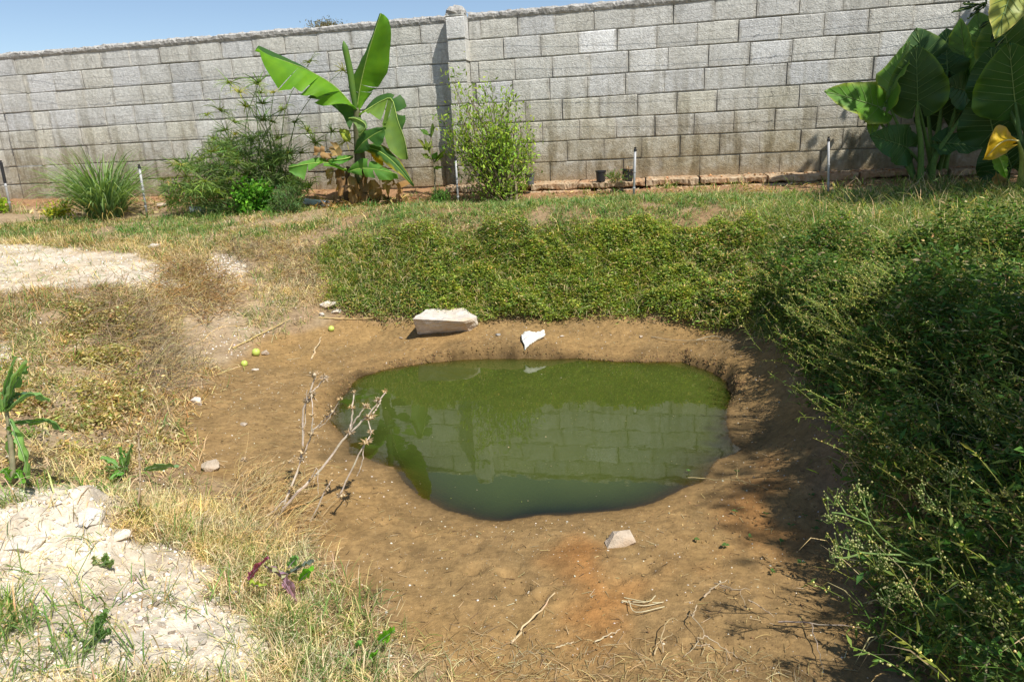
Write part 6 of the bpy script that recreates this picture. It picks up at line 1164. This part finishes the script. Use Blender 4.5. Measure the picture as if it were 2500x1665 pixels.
for side, (s0, s1, sk, zs) in enumerate(((-6.4, PIL_S-.05, -4.75, [(8.05, 7.45, 7.15), (6.75, 6.5, 6.65), (5.2, 5.45, 5.75), (3.6, 4.45, 4.2)]), (PIL_S+.05, 6.2, 2.85, [(7.25, 7.55, 7.45), (6.2, 6.6, 6.45), (4.75, 4.85, 4.6), (3.55, 3.75, 3.45)]))):
    for i, (za, zb_, zc) in enumerate(zs):
        root = empty('barbed_wire', wp(s0, WALL_Z+ROW*za, .06), f'{names[i]} barbed wire strand on the {"banana" if side == 0 else "elephant ear"} side of the pillar', 'wire')
        P = smooth_path([wp(s0, WALL_Z+ROW*za, .05), wp((s0+sk)/2, WALL_Z+ROW*(za*.45+zb_*.55), .10), wp(sk, WALL_Z+ROW*zb_, .12), wp((sk+s1)/2, WALL_Z+ROW*((zb_+zc)/2-.06), .09), wp(s1, WALL_Z+ROW*zc, .05)], 40); v, f = tube(P, .0012, 4, False); world_mesh('strand', v, WIRE, polys=f, parent=root)
        for q in (P[19], P[20], P[8], P[31]):
            d_ = np.array([random.uniform(-.02, .02), -.015, .03]); v, f = tube([q-d_, q+d_], .002, 4); world_mesh('barb', v, WIRE, polys=f, parent=root)
# pink flowers in the weeds
g = ground(1757, 600); t_ = empty('pink_flower', g, 'pink flowering stem among the weeds on the far slope', 'flower'); v, f = tube([g, at_y(1757, 570, g[1]-.05)], .002, 4); world_mesh('stem', v, STALK, polys=f, col=np.tile((.2, .22, .08), (len(v), 1)), parent=t_)
for x, y in ((1752, 575), (1757, 568), (1750, 584), (1755, 590), (1762, 580)):
    a2 = Acc(); c_ = at_y(x, y, g[1]-.05); n = 7; leaves(a2, np.tile(c_, (n, 1)), rng.normal(0, 1, (n, 3)), rng.normal(0, 1, (n, 3)), np.full(n, .018), np.full(n, .012), vary((.50, .22, .36), n, .15, .05)); a2.build('blossom', LEAF_SOFT, parent=t_)
# a few taller flowering weeds on the right bank
c8 = lambda x, y: (1900+x*.29668, 1200+y*.29668)
def parthenium(lines, heads, Y, label, conv=c8, hs=1.):
    g = at_y(*conv(*lines[0][0][:2]), Y); gg = np.array([g[0], g[1], gz(g[0], g[1])]); root = empty('flowering_weed', gg, label, 'weed'); P = [g] if False else None
    v, f = tube(smooth_path([gg, (gg+g)/2+[.01, 0, 0], g], 6), np.linspace(.0026, .0021, 6), 5); world_mesh('stem', v, STALK, polys=f, col=np.tile((.17, .25, .07), (len(v), 1)), parent=root)
    for pts in lines:
        P = smooth_path([at_y(*conv(x, y), Y+d) for x, y, d in pts], 10); v, f = tube(P, np.linspace(.0021, .0012, 10), 5); world_mesh('stem', v, STALK, polys=f, col=vary((.18, .27, .08), len(v), .1, .05), parent=root)
    for x, y, d in heads:
        c_ = at_y(*conv(x, y), Y+d); a2 = Acc(); n = 9; q = c_+rng.normal(0, .010*hs, (n, 3)); buds(a2, q, rng.uniform(.0018, .0034, n), vary((.40, .42, .22), n, .12, .04)); stems(a2, np.stack([np.tile(c_-[0, 0, .018], (n, 1)), q], 1), np.full(n, .0008), np.full(n, .0006), np.tile((.18, .27, .08), (n, 1))); a2.build('flower_head', LEAF_SOFT, parent=root)
parthenium([[(1220, 600, .0), (920, 440, -.02), (760, 270, -.03), (715, 120, -.03), (700, -20, -.03)], [(760, 270, -.03), (560, 190, -.05), (440, 170, -.06)], [(560, 190, -.05), (510, 110, -.05), (470, 50, -.05)], [(730, 210, -.03), (640, 130, -.03), (600, 60, -.03)], [(735, 170, -.03), (640, -60, -.03)]],
 [(700, -20, -.03), (640, -60, -.03), (600, 50, -.03), (590, 90, -.03), (640, 150, -.03), (425, 170, -.06), (420, 210, -.06), (470, 50, -.05), (495, 70, -.05), (680, 10, -.03)], 1.45, 'white budded flowering weed with a tall forked stem reaching over the bank shadow')
parthenium([[(1250, 605, 0), (1000, 575, -.02), (920, 560, -.02)], [(1000, 575, -.02), (920, 520, -.02)], [(1010, 520, -.02), (780, 510, -.03), (640, 490, -.04), (500, 450, -.05)], [(660, 515, -.04), (540, 545, -.05), (440, 530, -.06)]],
 [(870, 520, -.03), (850, 560, -.03), (880, 600, -.03), (830, 600, -.03), (840, 490, -.03), (890, 560, -.03), (820, 540, -.03), (510, 440, -.05), (480, 470, -.05), (440, 530, -.06), (485, 590, -.06), (600, 400, -.04), (650, 420, -.04), (700, 400, -.04), (620, 440, -.04)], 1.4, 'flowering weed with a round dense head of cream buds low on the right bank')
parthenium([[(1500, 300, 0), (1330, 160, -.02), (1220, 20, -.03), (1190, -60, -.03)], [(1390, 210, -.02), (1260, 150, -.03), (1200, 70, -.03)]], [(1190, -60, -.03), (1170, -20, -.03), (1200, 60, -.03), (1225, 90, -.03), (1260, 130, -.03), (1300, 140, -.03)], 1.55, 'flowering weed with a slanting stem and white buds in the middle of the right bank')
parthenium([[(1440, 330, 0), (1410, 150, 0), (1420, -60, 0), (1425, -160, 0)], [(1412, 130, 0), (1370, 30, -.01)]], [(1425, -160, 0), (1440, -190, 0), (1370, 30, -.01), (1400, -120, 0)], 1.6, 'flowering weed with an upright straight green stem on the right bank')
parthenium([[(1420, 1180, 0), (1310, 1050, 0), (1220, 940, -.01), (1120, 860, -.02)]], [(1100, 850, -.02), (1070, 830, -.02), (960, 800, -.02), (1000, 760, -.02), (900, 850, -.02), (950, 850, -.02), (860, 880, -.02)], 1.25, 'flowering weed with an arching stem and white buds close to the bank foot')
parthenium([[(2100, 1250, 0), (1900, 1000, 0), (1800, 930, -.01)], [(1900, 1000, 0), (1700, 980, -.02)]], [(1800, 920, -.01), (1740, 900, -.01), (1700, 930, -.01), (1680, 980, -.02), (1720, 1000, -.02), (1790, 960, 0), (1640, 830, 0), (1600, 800, 0), (1560, 780, 0)], 1.15, 'flowering weed with drooping clusters of cream buds above the dark undergrowth')
# ------------------------------------------------------------------ the tree behind the photographer whose blurred shade lies over the right bank
T1 = np.array([3.62, -1.2, 0.]); T1[2] = gz(T1[0], T1[1])
t_ = empty('shade_tree', T1, 'tall open crowned tree that shades the right bank from outside the view', 'tree')
v, f = tube(smooth_path([T1, T1+[.05, .05, 1.5], T1+[-.05, .1, 3.0], T1+[0, .1, 4.6]], 14), np.linspace(.15, .05, 14), 10); world_mesh('trunk', v, BARK, polys=f, col=np.tile((.20, .15, .10), (len(v), 1)), smooth=True, parent=t_)
ce = np.array([[-.1, .2, 4.3], [-.3, .8, 4.2], [.0, 1.3, 4.4], [-.25, -.3, 4.5]])
for c_ in ce:
    st = T1+np.array([0, .1, 2.4+random.uniform(0, .8)]); v, f = tube(smooth_path([st, (st+T1+c_)/2+[0, 0, .12], T1+c_], 8), np.linspace(.04, .01, 8), 6); world_mesh('branch', v, BARK, polys=f, col=np.tile((.20, .15, .10), (len(v), 1)), parent=t_)
acc = Acc(); n = 2700; q = T1+ce[rng.integers(0, len(ce), n)]+norm(rng.normal(0, 1, (n, 3)))*rng.uniform(.05, .5, (n, 1))*[.8, 1.1, .8]
leaves(acc, q, rng.normal(0, 1, q.shape)+[0, 0, -.4], rng.normal(0, .5, q.shape)+[0, 0, 1], rng.uniform(.07, .14, n), rng.uniform(.03, .055, n), vary((.06, .12, .03), n, .25, .08)); acc.build('crown', LEAF_SOFT, parent=t_)
